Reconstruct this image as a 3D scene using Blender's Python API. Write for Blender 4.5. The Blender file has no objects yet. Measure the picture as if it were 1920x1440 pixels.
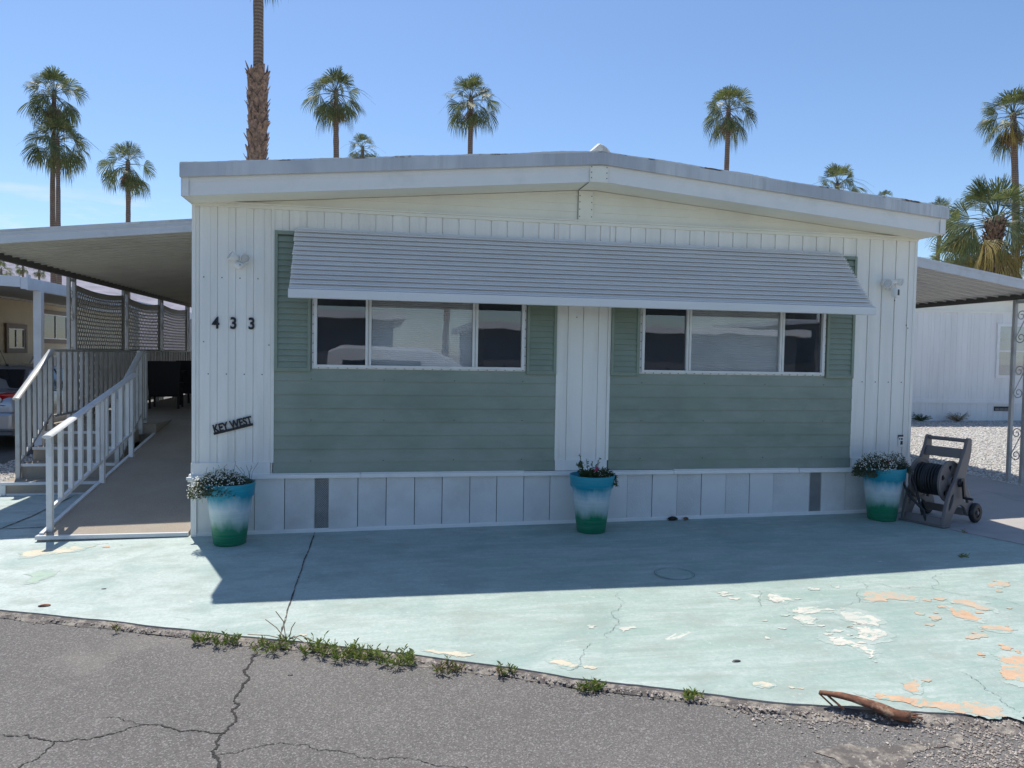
import bpy, math, random
from mathutils import Vector, Matrix, noise
from mathutils.geometry import tessellate_polygon
R = math.radians
random.seed(7)
S = bpy.context.scene
COL = S.collection

# ------------------------------------------------------------------ camera
def setup_camera():
    yaw, pitch, roll = 0.179, -0.038, 0.0175
    cd = bpy.data.cameras.new('camera'); cam = bpy.data.objects.new('camera', cd); COL.objects.link(cam)
    cy, sy, cp, sp = math.cos(yaw), math.sin(yaw), math.cos(pitch), math.sin(pitch)
    f = Vector((sy*cp, cy*cp, sp)); rt = Vector((cy, -sy, 0)); up = rt.cross(f)
    cr, sr = math.cos(roll), math.sin(roll)
    a = cr*rt + sr*up; b = -sr*rt + cr*up
    m = Matrix((( a.x, b.x, -f.x, 1.644), (a.y, b.y, -f.y, -7.106), (a.z, b.z, -f.z, 1.742), (0, 0, 0, 1)))
    cam.matrix_world = m
    cd.sensor_width = 36; cd.lens = 36*1396.4/1920; cd.clip_end = 12000; cd.clip_start = .05
    S.camera = cam
setup_camera()

# ------------------------------------------------------------------ sky and sun
SUN_AZ, SUN_EL = R(-21.2), R(64.0)          # azimuth clockwise from +Y
w = bpy.data.worlds.new('World'); S.world = w; w.use_nodes = True
nt = w.node_tree; bg = nt.nodes['Background']
sky = nt.nodes.new('ShaderNodeTexSky'); sky.sky_type = 'NISHITA'; sky.sun_disc = False
sky.sun_elevation = SUN_EL; sky.sun_rotation = SUN_AZ
sky.air_density = 1.0; sky.dust_density = 0.3; sky.ozone_density = 6.0; sky.altitude = 0
def low_clouds():      # a few thin wisps low over the horizon
    tc = nt.nodes.new('ShaderNodeTexCoord'); mp = nt.nodes.new('ShaderNodeMapping'); mp.inputs['Scale'].default_value = (1.6, 1.6, 9); mp.inputs['Location'].default_value = (3.1, 0.4, .2)
    nz = nt.nodes.new('ShaderNodeTexNoise'); nz.inputs['Scale'].default_value = 2.6; nz.inputs['Detail'].default_value = 8; nz.inputs['Roughness'].default_value = .62
    rp = nt.nodes.new('ShaderNodeValToRGB'); rp.color_ramp.elements[0].position = .56; rp.color_ramp.elements[1].position = .74
    sx = nt.nodes.new('ShaderNodeSeparateXYZ'); mr = nt.nodes.new('ShaderNodeMapRange'); mr.inputs[1].default_value = .20; mr.inputs[2].default_value = .14
    mu = nt.nodes.new('ShaderNodeMath'); mu.operation = 'MULTIPLY'; mx = nt.nodes.new('ShaderNodeMix'); mx.data_type = 'RGBA'; mx.inputs[7].default_value = (5.6, 6.0, 6.6, 1)
    l = nt.links.new
    l(tc.outputs['Generated'], mp.inputs[0]); l(mp.outputs[0], nz.inputs['Vector']); l(nz.outputs['Fac'], rp.inputs[0]); l(tc.outputs['Generated'], sx.inputs[0]); l(sx.outputs[2], mr.inputs[0])
    l(rp.outputs[0], mu.inputs[0]); l(mr.outputs[0], mu.inputs[1]); l(mu.outputs[0], mx.inputs[0]); l(sky.outputs[0], mx.inputs[6]); return mx.outputs[2]
nt.links.new(low_clouds(), bg.inputs[0]); bg.inputs[1].default_value = 0.145
ld = bpy.data.lights.new('sun', 'SUN'); ld.energy = 4.8; ld.angle = R(0.5); ld.color = (1.0, .955, .88)
sun = bpy.data.objects.new('sun', ld); COL.objects.link(sun)
sdir = Vector((math.sin(SUN_AZ)*math.cos(SUN_EL), math.cos(SUN_AZ)*math.cos(SUN_EL), math.sin(SUN_EL)))
sun.rotation_euler = sdir.to_track_quat('Z', 'Y').to_euler()
sun.location = sdir*60
S.view_settings.view_transform = 'Standard'; S.view_settings.look = 'None'
S.view_settings.exposure = 0.10; S.view_settings.gamma = 1; S.view_settings.use_curve_mapping = False

# ------------------------------------------------------------------ helpers
def G(x, y):
    c = lambda v: max(-60, min(60, v))
    return 0.053 + 0.0115*c(x) + 0.01*c(y)

class MB:
    def __init__(s): s.v = []; s.f = []; s.m = []
    def add(s, vs, fs, mi=0):
        n = len(s.v); s.v += [tuple(p) for p in vs]
        for f in fs: s.f.append([n+i for i in f]); s.m.append(mi)
        return s
    def box(s, a, b, mi=0):
        x0, y0, z0 = a; x1, y1, z1 = b
        if x0 > x1: x0, x1 = x1, x0
        if y0 > y1: y0, y1 = y1, y0
        if z0 > z1: z0, z1 = z1, z0
        return s.add([(x0,y0,z0),(x1,y0,z0),(x1,y1,z0),(x0,y1,z0),(x0,y0,z1),(x1,y0,z1),(x1,y1,z1),(x0,y1,z1)],
              [(0,3,2,1),(4,5,6,7),(0,1,5,4),(1,2,6,5),(2,3,7,6),(3,0,4,7)], mi)
    def hexa(s, p, mi=0):     # 8 points ordered like box
        return s.add(p, [(0,3,2,1),(4,5,6,7),(0,1,5,4),(1,2,6,5),(2,3,7,6),(3,0,4,7)], mi)
    def bar(s, p, q, w, h, up=(0,0,1), mi=0):     # rectangular bar from p to q
        p, q = Vector(p), Vector(q); d = (q-p).normalized(); u = Vector(up)
        sd = d.cross(u)
        if sd.length < 1e-4: sd = d.cross(Vector((0,1,0)))
        sd.normalize(); u = sd.cross(d).normalized(); sd *= w/2; u *= h/2
        return s.hexa([p-sd-u, p+sd-u, q+sd-u, q-sd-u, p-sd+u, p+sd+u, q+sd+u, q-sd+u], mi)
    def tube(s, pts, r, n=8, cap=True, mi=0):
        pts = [Vector(p) for p in pts]; rr = r if isinstance(r, (list, tuple)) else [r]*len(pts)
        base = len(s.v); last = None
        for i, p in enumerate(pts):
            d = (pts[min(i+1, len(pts)-1)]-pts[max(i-1, 0)]).normalized()
            if last is None:
                u = d.orthogonal().normalized()
            else:
                u = (last - d*last.dot(d)).normalized()
            last = u; v = d.cross(u)
            for k in range(n):
                a = 2*math.pi*k/n
                s.v.append(tuple(p + (u*math.cos(a)+v*math.sin(a))*rr[i]))
        for i in range(len(pts)-1):
            for k in range(n):
                a = base+i*n+k; b = base+i*n+(k+1) % n
                s.f.append([a, b, b+n, a+n]); s.m.append(mi)
        if cap:
            s.f.append([base+k for k in range(n)][::-1]); s.m.append(mi)
            s.f.append([base+(len(pts)-1)*n+k for k in range(n)]); s.m.append(mi)
        return s
    def lathe(s, c, prof, n=32, mi=0, axis='z'):
        base = len(s.v); c = Vector(c)
        for r, z in prof:
            for k in range(n):
                a = 2*math.pi*k/n
                p = (r*math.cos(a), r*math.sin(a), z)
                if axis == 'y': p = (p[0], p[2], p[1])
                if axis == 'x': p = (p[2], p[0], p[1])
                s.v.append(tuple(c+Vector(p)))
        for i in range(len(prof)-1):
            for k in range(n):
                a = base+i*n+k; b = base+i*n+(k+1) % n
                s.f.append([a, b, b+n, a+n]); s.m.append(mi)
        return s
    def plate(s, loops, fn, t, mi=0):
        """loops: outer then holes, 2-D points; fn(u,v,w)->3-D; thickness t from w=0 to w=t"""
        vv = [[Vector((p[0], p[1], 0)) for p in l] for l in loops]
        tris = tessellate_polygon(vv); flat = [p for l in vv for p in l]; n = len(flat); base = len(s.v)
        for wv in (0, t):
            for p in flat: s.v.append(tuple(fn(p.x, p.y, wv)))
        for tr in tris:
            s.f.append([base+i for i in tr]); s.m.append(mi)
            s.f.append([base+n+i for i in tr][::-1]); s.m.append(mi)
        o = 0
        for l in loops:
            k = len(l)
            for i in range(k):
                a = base+o+i; b = base+o+(i+1) % k
                s.f.append([a, b, b+n, a+n]); s.m.append(mi)
            o += k
        return s
    def xf(s, M, start=0):
        for i in range(start, len(s.v)): s.v[i] = tuple(M @ Vector(s.v[i]))
        return s
    def build(s, name, mats, parent=None, smooth=False, bevel=0, fix=True):
        me = bpy.data.meshes.new(name); me.from_pydata(s.v, [], s.f)
        if not isinstance(mats, (list, tuple)): mats = [mats]
        for m in mats: me.materials.append(m)
        if len(mats) > 1: me.polygons.foreach_set('material_index', s.m)
        if fix and len(s.f) < 60000:
            import bmesh
            bm = bmesh.new(); bm.from_mesh(me); bmesh.ops.recalc_face_normals(bm, faces=bm.faces); bm.to_mesh(me); bm.free()
        if smooth:
            me.polygons.foreach_set('use_smooth', [True]*len(me.polygons))
            if smooth != 'all':
                try: me.set_sharp_from_angle(angle=R(smooth if smooth is not True else 40))
                except Exception: pass
        me.update()
        o = bpy.data.objects.new(name, me); COL.objects.link(o)
        if parent is not None: o.parent = parent
        if bevel:
            b = o.modifiers.new('bevel', 'BEVEL'); b.width = bevel; b.segments = 2; b.limit_method = 'ANGLE'; b.angle_limit = R(40)
        return o

def tag(o, label=None, cat=None, group=None, kind=None):
    if label: o['label'] = label
    if cat: o['category'] = cat
    if group: o['group'] = group
    if kind: o['kind'] = kind
    return o
def thing(name, label, cat, loc=(0,0,0), rz=0, group=None):
    o = bpy.data.objects.new(name, None); COL.objects.link(o); o.empty_display_size = .2
    o.location = loc; o.rotation_euler = (0, 0, rz)
    return tag(o, label, cat, group)
def local(mb, t):      # world coordinates -> the frame of the top-level thing
    while t.parent: t = t.parent
    return mb.xf((Matrix.Translation(t.location) @ Matrix.Rotation(t.rotation_euler.z, 4, 'Z')).inverted())

# ------------------------------------------------------------------ materials
def srgb(r, g, b):
    f = lambda c: (c/255/12.92) if c <= 10 else ((c/255+.055)/1.055)**2.4
    return (f(r), f(g), f(b))
def newmat(name):
    m = bpy.data.materials.new(name); m.use_nodes = True
    return m, m.node_tree, m.node_tree.nodes['Principled BSDF']
class NT:
    def __init__(s, nt): s.nt = nt
    def n(s, t, **kw):
        nd = s.nt.nodes.new(t)
        for k, v in kw.items():
            if k.startswith('i_'): 
                key = k[2:]
                nd.inputs[int(key) if key.isdigit() else key].default_value = v
            else: setattr(nd, k, v)
        return nd
    def l(s, a, b): s.nt.links.new(a, b)
    def coord(s, scale=(1,1,1), loc=(0,0,0)):
        g = s.n('ShaderNodeNewGeometry'); mp = s.n('ShaderNodeMapping')
        mp.inputs['Scale'].default_value = scale; mp.inputs['Location'].default_value = loc
        s.l(g.outputs['Position'], mp.inputs[0]); return mp.outputs[0]
    def noise(s, vec, scale, detail=4, rough=.55, dist=0):
        nd = s.n('ShaderNodeTexNoise'); nd.inputs['Scale'].default_value = scale; nd.inputs['Detail'].default_value = detail
        nd.inputs['Roughness'].default_value = rough; nd.inputs['Distortion'].default_value = dist
        s.l(vec, nd.inputs['Vector']); return nd.outputs['Fac']
    def ramp(s, fac, stops, interp='LINEAR'):
        r = s.n('ShaderNodeValToRGB'); r.color_ramp.interpolation = interp
        e = r.color_ramp.elements
        while len(e) < len(stops): e.new(.5)
        for i, (p, c) in enumerate(stops):
            e[i].position = p; e[i].color = (c, c, c, 1) if isinstance(c, (int, float)) else (*c, 1)
        s.l(fac, r.inputs[0]); return r.outputs[0]
    def mix(s, fac, a, b, mode='MIX'):
        m = s.n('ShaderNodeMix', data_type='RGBA', blend_type=mode)
        for idx, x in ((0, fac), (6, a), (7, b)):
            if isinstance(x, (int, float)): m.inputs[idx].default_value = x if idx == 0 else (x, x, x, 1)
            elif isinstance(x, tuple): m.inputs[idx].default_value = (*x, 1)
            else: s.l(x, m.inputs[idx])
        return m.outputs[2]
    def bump(s, h, strength=.3, dist=.01, nrm=None):
        b = s.n('ShaderNodeBump'); b.inputs['Strength'].default_value = strength; b.inputs['Distance'].default_value = dist
        s.l(h, b.inputs['Height'])
        if nrm is not None: s.l(nrm, b.inputs['Normal'])
        return b.outputs[0]
def simple(name, base, rough=.6, metal=0, var=.08, vscale=3.0, bump=0, bscale=80, stretch=(1,1,1), spec=.5, dirt=None, dscale=1.5, dlo=.5, dhi=.75):
    m, nt, p = newmat(name); N = NT(nt)
    v = N.coord(stretch)
    n1 = N.noise(v, vscale, 5)
    c = N.mix(N.ramp(n1, [(.3, 0.0), (.7, 1.0)]), tuple(x*(1-var) for x in base), tuple(min(1, x*(1+var)) for x in base))
    if dirt: c = N.mix(N.ramp(N.noise(v, dscale, 6, .65), [(dlo, 0.0), (dhi, 1.0)]), c, dirt)
    N.l(c, p.inputs['Base Color']); p.inputs['Roughness'].default_value = rough; p.inputs['Metallic'].default_value = metal
    p.inputs['Specular IOR Level'].default_value = spec
    if bump:
        N.l(N.bump(N.noise(N.coord(), bscale, 3), bump, .01), p.inputs['Normal'])
    return m
M = {}
M['white'] = simple('white_siding_paint', (.90, .875, .81), .5, var=.05, vscale=1.3, bump=.06, bscale=60, stretch=(6,6,.6), dirt=(.79, .765, .70), dscale=.9)
M['cream'] = simple('cream_siding_paint', (.90, .87, .75), .5, var=.04, vscale=1.5, bump=.05, bscale=50, dirt=(.80, .77, .66), dscale=1.1)
M['trimwhite'] = simple('white_trim_paint', (.88, .86, .82), .4, var=.04, vscale=2, bump=.04, bscale=40, dirt=(.74, .73, .69), dscale=2)
M['skirt'] = simple('skirting_panel', (.76, .75, .72), .5, var=.07, vscale=2.0, bump=.05, bscale=50, dirt=(.60, .58, .54), dscale=1.3)
M['stucco'] = simple('skirting_stucco', (.74, .73, .70), .8, var=.06, vscale=3.0, bump=.5, bscale=55, dirt=(.60, .58, .54), dscale=1.8, dlo=.45)
M['green'] = simple('sage_siding_paint', (.25, .30, .235), .55, var=.12, vscale=1.7, bump=.06, bscale=60, stretch=(1,1,2.2), dirt=(.33, .355, .305), dscale=1.6, dlo=.42, dhi=.72)
M['shutter'] = simple('sage_shutter_paint', (.25, .30, .235), .5, var=.08, vscale=4, bump=.05)
M['alu'] = simple('white_aluminium', (.76, .75, .73), .42, var=.05, vscale=3, stretch=(.4,3,3), spec=.5)
M['alu_grey'] = simple('grey_painted_aluminium', (.50, .50, .48), .45, var=.08, vscale=4, dirt=(.36, .35, .33), dscale=3)
M['alu_white'] = simple('painted_white_aluminium', (.66, .67, .68), .42, var=.05, vscale=4, dirt=(.5, .5, .49), dscale=3, dlo=.55)
M['frame'] = simple('window_frame_aluminium', (.78, .77, .74), .35, metal=.05, var=.08, vscale=9)
M['taupe'] = simple('taupe_painted_steel', (.36, .335, .29), .5, var=.1, vscale=4)
M['beam'] = simple('dark_beam_paint', (.10, .09, .08), .6, var=.12, vscale=5)
M['screw'] = simple('dark_screw', (.05, .05, .055), .5)
M['blackmetal'] = simple('black_painted_metal', (.012, .013, .018), .45)
M['rubber'] = simple('black_rubber', (.018, .019, .022), .55, bump=.1)
M['wicker'] = simple('dark_wicker', (.022, .02, .02), .7, bump=.6, bscale=150)
M['reel'] = simple('taupe_plastic', (.17, .15, .145), .5, var=.06, vscale=5, bump=.05)
M['soil'] = simple('dark_soil', (.03, .022, .016), .95, bump=.5)
M['rust'] = simple('rusty_roof_edge', (.20, .12, .075), .9, var=.4, vscale=14, dirt=(.72, .71, .67), dscale=2.2, dlo=.40, dhi=.47)
M['foam'] = simple('white_roof_foam', (.66, .66, .62), .85, var=.1, vscale=8, bump=.8, bscale=30, dirt=(.35, .33, .29), dscale=9, dlo=.5)
M['roofcoat'] = simple('roof_coating', (.62, .62, .6), .85, var=.1, vscale=2, bump=.4, bscale=20, dirt=(.35, .24, .17), dscale=2, dlo=.55)
M['concrete'] = simple('bare_concrete', (.40, .37, .34), .85, var=.10, vscale=1.4, bump=.15, bscale=60, dirt=(.28, .26, .25), dscale=.8)
M['fascia_far'] = simple('far_white_fascia', (.72, .74, .77), .5)
M['carpet'] = None

def mat_fascia():
    m, nt, p = newmat('streaked_gravel_stop_metal'); N = NT(nt)
    v = N.coord((5, 5, .30)); f = N.noise(v, 2.0, 10, .85); msk = N.noise(N.coord((1, 1, .2), (4, 0, 0)), 1.1, 5, .7)
    f2 = N.noise(N.coord((1, 1, .6)), 1.3, 4)
    a = N.mix(1.0, N.ramp(f, [(.46, 0.0), (.66, 1.0)]), N.ramp(msk, [(.40, .12), (.62, 1.0)]), 'MULTIPLY')
    a2 = N.ramp(f2, [(.38, 0.0), (.62, 1.0)])
    c = N.mix(a2, (.50, .51, .53), (.72, .715, .70))
    k = N.n('ShaderNodeMath', operation='MULTIPLY'); N.l(a, k.inputs[0]); k.inputs[1].default_value = .8
    c = N.mix(k.outputs[0], c, (.36, .355, .36))
    N.l(c, p.inputs['Base Color']); p.inputs['Roughness'].default_value = .5; p.inputs['Metallic'].default_value = .15
    return m
M['gravelstop'] = mat_fascia()

def mat_asphalt():
    m, nt, p = newmat('worn_asphalt'); N = NT(nt)
    v = N.coord()
    vo = N.n('ShaderNodeTexVoronoi'); vo.inputs['Scale'].default_value = 150; N.l(v, vo.inputs['Vector'])
    sp = N.noise(v, 190, 4, .8)
    big = N.noise(v, .9, 5, .6); mid = N.noise(v, 7, 4, .6)
    c = N.mix(N.ramp(big, [(.33, 0.0), (.68, 1.0)]), (.108, .099, .090), (.158, .145, .131))
    c = N.mix(N.ramp(mid, [(.3, 0.0), (.7, .35)]), c, (.135, .128, .12))
    hs = N.n('ShaderNodeSeparateColor'); N.l(vo.outputs['Color'], hs.inputs[0])
    c = N.mix(N.ramp(hs.outputs[0], [(.0, .55), (.55, .0)]), c, (.05, .048, .046))
    c = N.mix(N.ramp(hs.outputs[1], [(.70, .0), (1, .6)]), c, (.33, .315, .295))
    c = N.mix(N.ramp(sp, [(.57, .0), (.70, .9)]), c, (.38, .355, .33))
    dirt = N.noise(N.coord((1,1,1), (3, 2, 0)), .45, 6, .7)
    c = N.mix(N.ramp(dirt, [(.62, 0.0), (.8, .6)]), c, (.27, .245, .215))
    N.l(c, p.inputs['Base Color']); p.inputs['Roughness'].default_value = .85
    N.l(N.bump(vo.outputs['Distance'], .55, .006, N.bump(mid, .25, .01)), p.inputs['Normal'])
    return m
M['asphalt'] = mat_asphalt()

def mat_slab():
    m, nt, p = newmat('teal_painted_concrete'); N = NT(nt)
    v = N.coord()
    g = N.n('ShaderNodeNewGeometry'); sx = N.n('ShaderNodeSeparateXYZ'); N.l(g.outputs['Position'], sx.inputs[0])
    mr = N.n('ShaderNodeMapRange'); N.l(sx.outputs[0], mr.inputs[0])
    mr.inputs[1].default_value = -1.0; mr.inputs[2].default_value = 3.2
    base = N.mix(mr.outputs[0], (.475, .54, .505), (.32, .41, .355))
    br = N.noise(N.coord((.9, 6, 1), (0, .3, 0)), 1.1, 10, .74, 1.4)       # roller and broom streaks
    base = N.mix(N.ramp(br, [(.42, 0.0), (.72, .75)]), base, (.56, .60, .565))
    bl = N.noise(v, 1.5, 7, .65, .5)
    base = N.mix(N.ramp(bl, [(.25, .9), (.50, 0.0)]), base, (.215, .325, .29))
    dk = N.noise(N.coord((1, 1.6, 1), (5, 1, 0)), 2.7, 8, .7)
    base = N.mix(N.ramp(dk, [(.47, 0.0), (.66, .75)]), base, (.30, .345, .30))
    fine = N.noise(v, 45, 5, .75)
    base = N.mix(N.ramp(fine, [(.32, .45), (.56, 0.0)]), base, (.22, .31, .285))
    fl = N.noise(v, 24, 6, .8)
    base = N.mix(N.ramp(fl, [(.58, 0.0), (.70, .55)]), base, (.60, .66, .62))
    # hairline scuffs where the paint has worn through
    sc = N.noise(N.coord((1, 2.2, 1), (2, 7, 0)), 2.3, 9, .72, .4)
    base = N.mix(N.ramp(sc, [(.655, 0.0), (.675, .8)]), base, (.62, .60, .53))
    g2 = N.noise(N.coord((1, 2.6, 1), (9, 4, 0)), 3.1, 9, .78, .8)
    base = N.mix(N.ramp(g2, [(.66, 0.0), (.68, .7)]), base, (.26, .345, .28))
    N.l(base, p.inputs['Base Color']); p.inputs['Roughness'].default_value = .72
    N.l(N.bump(fine, .25, .004, N.bump(br, .15, .01)), p.inputs['Normal'])
    return m
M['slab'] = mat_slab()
def mat_patch(name, c0, c1, edge):
    m, nt, p = newmat(name); N = NT(nt)
    v = N.coord(); n1 = N.noise(v, 14, 6, .7)
    c = N.mix(N.ramp(n1, [(.35, 0.0), (.7, 1.0)]), c0, c1)
    c = N.mix(N.ramp(N.noise(v, 30, 5, .7), [(.6, 0.0), (.72, .8)]), c, edge)
    c = N.mix(N.ramp(N.noise(N.coord((1, 2, 1)), 11, 8, .75, .6), [(.535, 0.0), (.55, 1.0)]), c, (.30, .405, .35))
    c = N.mix(N.ramp(N.noise(v, 3.5, 5), [(.35, .5), (.6, 0.0)]), c, edge)
    N.l(c, p.inputs['Base Color']); p.inputs['Roughness'].default_value = .85
    N.l(N.bump(n1, .2, .005), p.inputs['Normal']); return m
M['patch_white'] = mat_patch('peeled_paint_white', (.58, .54, .46), (.66, .62, .54), (.45, .50, .44))
M['patch_tan'] = mat_patch('peeled_paint_tan', (.60, .51, .37), (.68, .58, .44), (.40, .48, .43))
M['patch_orange'] = mat_patch('peeled_paint_orange', (.54, .32, .19), (.62, .43, .28), (.40, .44, .38))
M['patch_halo'] = mat_patch('worn_paint_halo', (.36, .44, .40), (.46, .50, .45), (.33, .40, .36))
M['patch_green'] = mat_patch('bare_mossy_patch', (.30, .40, .30), (.40, .50, .40), (.5, .58, .5))
M['crack'] = simple('dark_crack', (.035, .032, .03), .95)
M['hairline'] = simple('hairline_crack', (.20, .24, .22), .95)
M['joint'] = simple('dusty_joint', (.075, .068, .06), .95, var=.6, vscale=30, dirt=(.30, .27, .22), dscale=18, dlo=.5, dhi=.6)
M['sand'] = simple('pale_sand', (.30, .265, .22), .95, var=.3, vscale=25, bump=.6, bscale=90, dirt=(.12, .105, .095), dscale=11, dlo=.42, dhi=.55)

def mat_gravel(name='white_gravel', c0=(.50, .48, .44), c1=(.80, .78, .72), dark=(.16, .14, .12), sc=26):
    m, nt, p = newmat(name); N = NT(nt)
    v = N.coord(); vo = N.n('ShaderNodeTexVoronoi'); vo.inputs['Scale'].default_value = sc; N.l(v, vo.inputs['Vector'])
    hs = N.n('ShaderNodeSeparateColor'); N.l(vo.outputs['Color'], hs.inputs[0])
    c = N.mix(hs.outputs[0], c0, c1)
    c = N.mix(N.ramp(hs.outputs[1], [(.8, 0.0), (.95, .8)]), c, (.42, .34, .29))
    c = N.mix(N.ramp(vo.outputs['Distance'], [(.42, 0.0), (.7, 1.0)]), c, dark)
    c = N.mix(N.ramp(N.noise(v, .7, 5), [(.5, 0.0), (.8, .5)]), c, (.42, .38, .33))
    N.l(c, p.inputs['Base Color']); p.inputs['Roughness'].default_value = .9
    inv = N.n('ShaderNodeMath', operation='SUBTRACT'); inv.inputs[0].default_value = 1; N.l(vo.outputs['Distance'], inv.inputs[1])
    N.l(N.bump(inv.outputs[0], 1.0, .03), p.inputs['Normal']); return m
M['gravel'] = mat_gravel()
M['stone'] = simple('white_stone', (.66, .63, .58), .85, var=.3, vscale=20, dirt=(.34, .28, .24), dscale=30, dlo=.6, dhi=.65)
M['edge_stone'] = simple('edge_stone', (.46, .40, .34), .9, var=.4, vscale=30, dirt=(.2, .15, .12), dscale=40, dlo=.55, dhi=.6)
M['desert'] = simple('desert_ground', (.40, .35, .29), .95, var=.15, vscale=.5, bump=.3, bscale=12)
M['mountain'] = simple('hazed_rocky_mountain', (.23, .215, .26), .95, var=.25, vscale=.012, bump=1, bscale=.03, dirt=(.33, .31, .35), dscale=.02)  # distance haze is put into the pale purple-grey rock colour

def mat_carpet():
    m, nt, p = newmat('ribbed_outdoor_carpet'); N = NT(nt)
    v = N.coord((1, 1, 1))
    wv = N.n('ShaderNodeTexWave', wave_type='BANDS', bands_direction='DIAGONAL'); wv.inputs['Scale'].default_value = 38
    N.l(v, wv.inputs['Vector'])
    n1 = N.noise(v, 170, 3, .6); n2 = N.noise(v, 2, 5)
    c = N.mix(N.ramp(n2, [(.3, 0.0), (.7, 1.0)]), (.43, .37, .30), (.52, .46, .38))
    c = N.mix(N.ramp(n1, [(.35, .5), (.6, 0.0)]), c, (.17, .14, .11))
    c = N.mix(N.ramp(wv.outputs['Fac'], [(.2, .4), (.6, 0.0)]), c, (.19, .16, .125))
    N.l(c, p.inputs['Base Color']); p.inputs['Roughness'].default_value = .95; p.inputs['Specular IOR Level'].default_value = .1
    N.l(N.bump(wv.outputs['Fac'], .5, .005), p.inputs['Normal']); return m
M['carpet'] = mat_carpet()

def mat_glass(name, tint=(.96, .97, .98), wav=.02):
    m, nt, p = newmat(name); N = NT(nt); nt.nodes.remove(p)
    out = nt.nodes['Material Output']
    gl = N.n('ShaderNodeBsdfGlossy'); gl.inputs['Roughness'].default_value = .015; gl.inputs['Color'].default_value = (.95, .97, 1, 1)
    tr = N.n('ShaderNodeBsdfTransparent'); tr.inputs[0].default_value = (*tint, 1)
    b = N.bump(N.noise(N.coord((1, 1, 1)), 1.6, 2), wav, .05)
    N.l(b, gl.inputs['Normal'])
    fr = N.n('ShaderNodeFresnel'); fr.inputs[0].default_value = 1.5
    ad = N.n('ShaderNodeMath', operation='MULTIPLY_ADD'); N.l(fr.outputs[0], ad.inputs[0]); ad.inputs[1].default_value = 1.0; ad.inputs[2].default_value = .02
    mx = N.n('ShaderNodeMixShader'); N.l(ad.outputs[0], mx.inputs[0]); N.l(tr.outputs[0], mx.inputs[1]); N.l(gl.outputs[0], mx.inputs[2])
    N.l(mx.outputs[0], out.inputs[0]); return m
M['glass'] = mat_glass('window_glass')
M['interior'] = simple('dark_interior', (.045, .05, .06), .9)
M['insect'] = simple('dark_insect_screen', (.035, .04, .048), .7)
M['blind'] = simple('white_blind_slat', (.90, .90, .88), .5)

def mat_leaf(name, a, b, tr=.35):
    m, nt, p = newmat(name); N = NT(nt)
    c = N.mix(N.ramp(N.noise(N.coord(), 3.0, 4), [(.35, 0.0), (.65, 1.0)]), a, b)
    N.l(c, p.inputs['Base Color']); p.inputs['Roughness'].default_value = .5; p.inputs['Specular IOR Level'].default_value = .32
    t = N.n('ShaderNodeBsdfTranslucent'); N.l(N.mix(1.0, c, (1.0, 1.0, .55), 'MULTIPLY'), t.inputs[0])
    mx = N.n('ShaderNodeMixShader'); mx.inputs[0].default_value = tr
    N.l(p.outputs[0], mx.inputs[1]); N.l(t.outputs[0], mx.inputs[2]); N.l(mx.outputs[0], nt.nodes['Material Output'].inputs[0]); return m
M['palm'] = mat_leaf('palm_leaf', (.075, .105, .05), (.18, .205, .10))
M['palm_yellow'] = mat_leaf('yellowing_palm_leaf', (.22, .17, .05), (.30, .24, .08))
M['palm_dead'] = mat_leaf('dead_palm_leaf', (.19, .13, .08), (.30, .22, .15), .2)
M['weed'] = mat_leaf('weed_leaf', (.14, .21, .045), (.26, .32, .09))
M['weed_dry'] = mat_leaf('dry_weed', (.28, .21, .13), (.4, .32, .2), .2)
M['alyssum'] = mat_leaf('grey_green_leaf', (.085, .10, .06), (.14, .16, .10))
M['darkleaf'] = mat_leaf('dark_green_leaf', (.045, .075, .03), (.09, .13, .05))
M['petal'] = mat_leaf('white_petal', (.75, .75, .7), (.85, .85, .8), .25)
M['pink'] = mat_leaf('pink_petal', (.5, .06, .16), (.6, .1, .2), .25)
M['redleaf'] = mat_leaf('red_leaf', (.28, .05, .04), (.35, .08, .05), .25)

def mat_trunk():
    m, nt, p = newmat('ringed_palm_trunk'); N = NT(nt)
    wv = N.n('ShaderNodeTexWave', wave_type='BANDS', bands_direction='Z'); wv.inputs['Scale'].default_value = 2.6
    wv.inputs['Distortion'].default_value = 3; wv.inputs['Detail'].default_value = 3; N.l(N.coord(), wv.inputs['Vector'])
    n1 = N.noise(N.coord((6, 6, 1)), 2, 5)
    c = N.mix(wv.outputs['Fac'], (.15, .11, .085), (.27, .21, .165))
    c = N.mix(N.ramp(n1, [(.4, 0.0), (.7, .6)]), c, (.10, .075, .06))
    N.l(c, p.inputs['Base Color']); p.inputs['Roughness'].default_value = .9
    N.l(N.bump(wv.outputs['Fac'], .6, .03), p.inputs['Normal']); return m
M['trunk'] = mat_trunk()
M['boot'] = simple('palm_leaf_boot', (.25, .165, .115), .85, var=.4, vscale=9, bump=.3, bscale=30, dirt=(.12, .075, .055), dscale=7, dlo=.5, dhi=.62)

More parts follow.
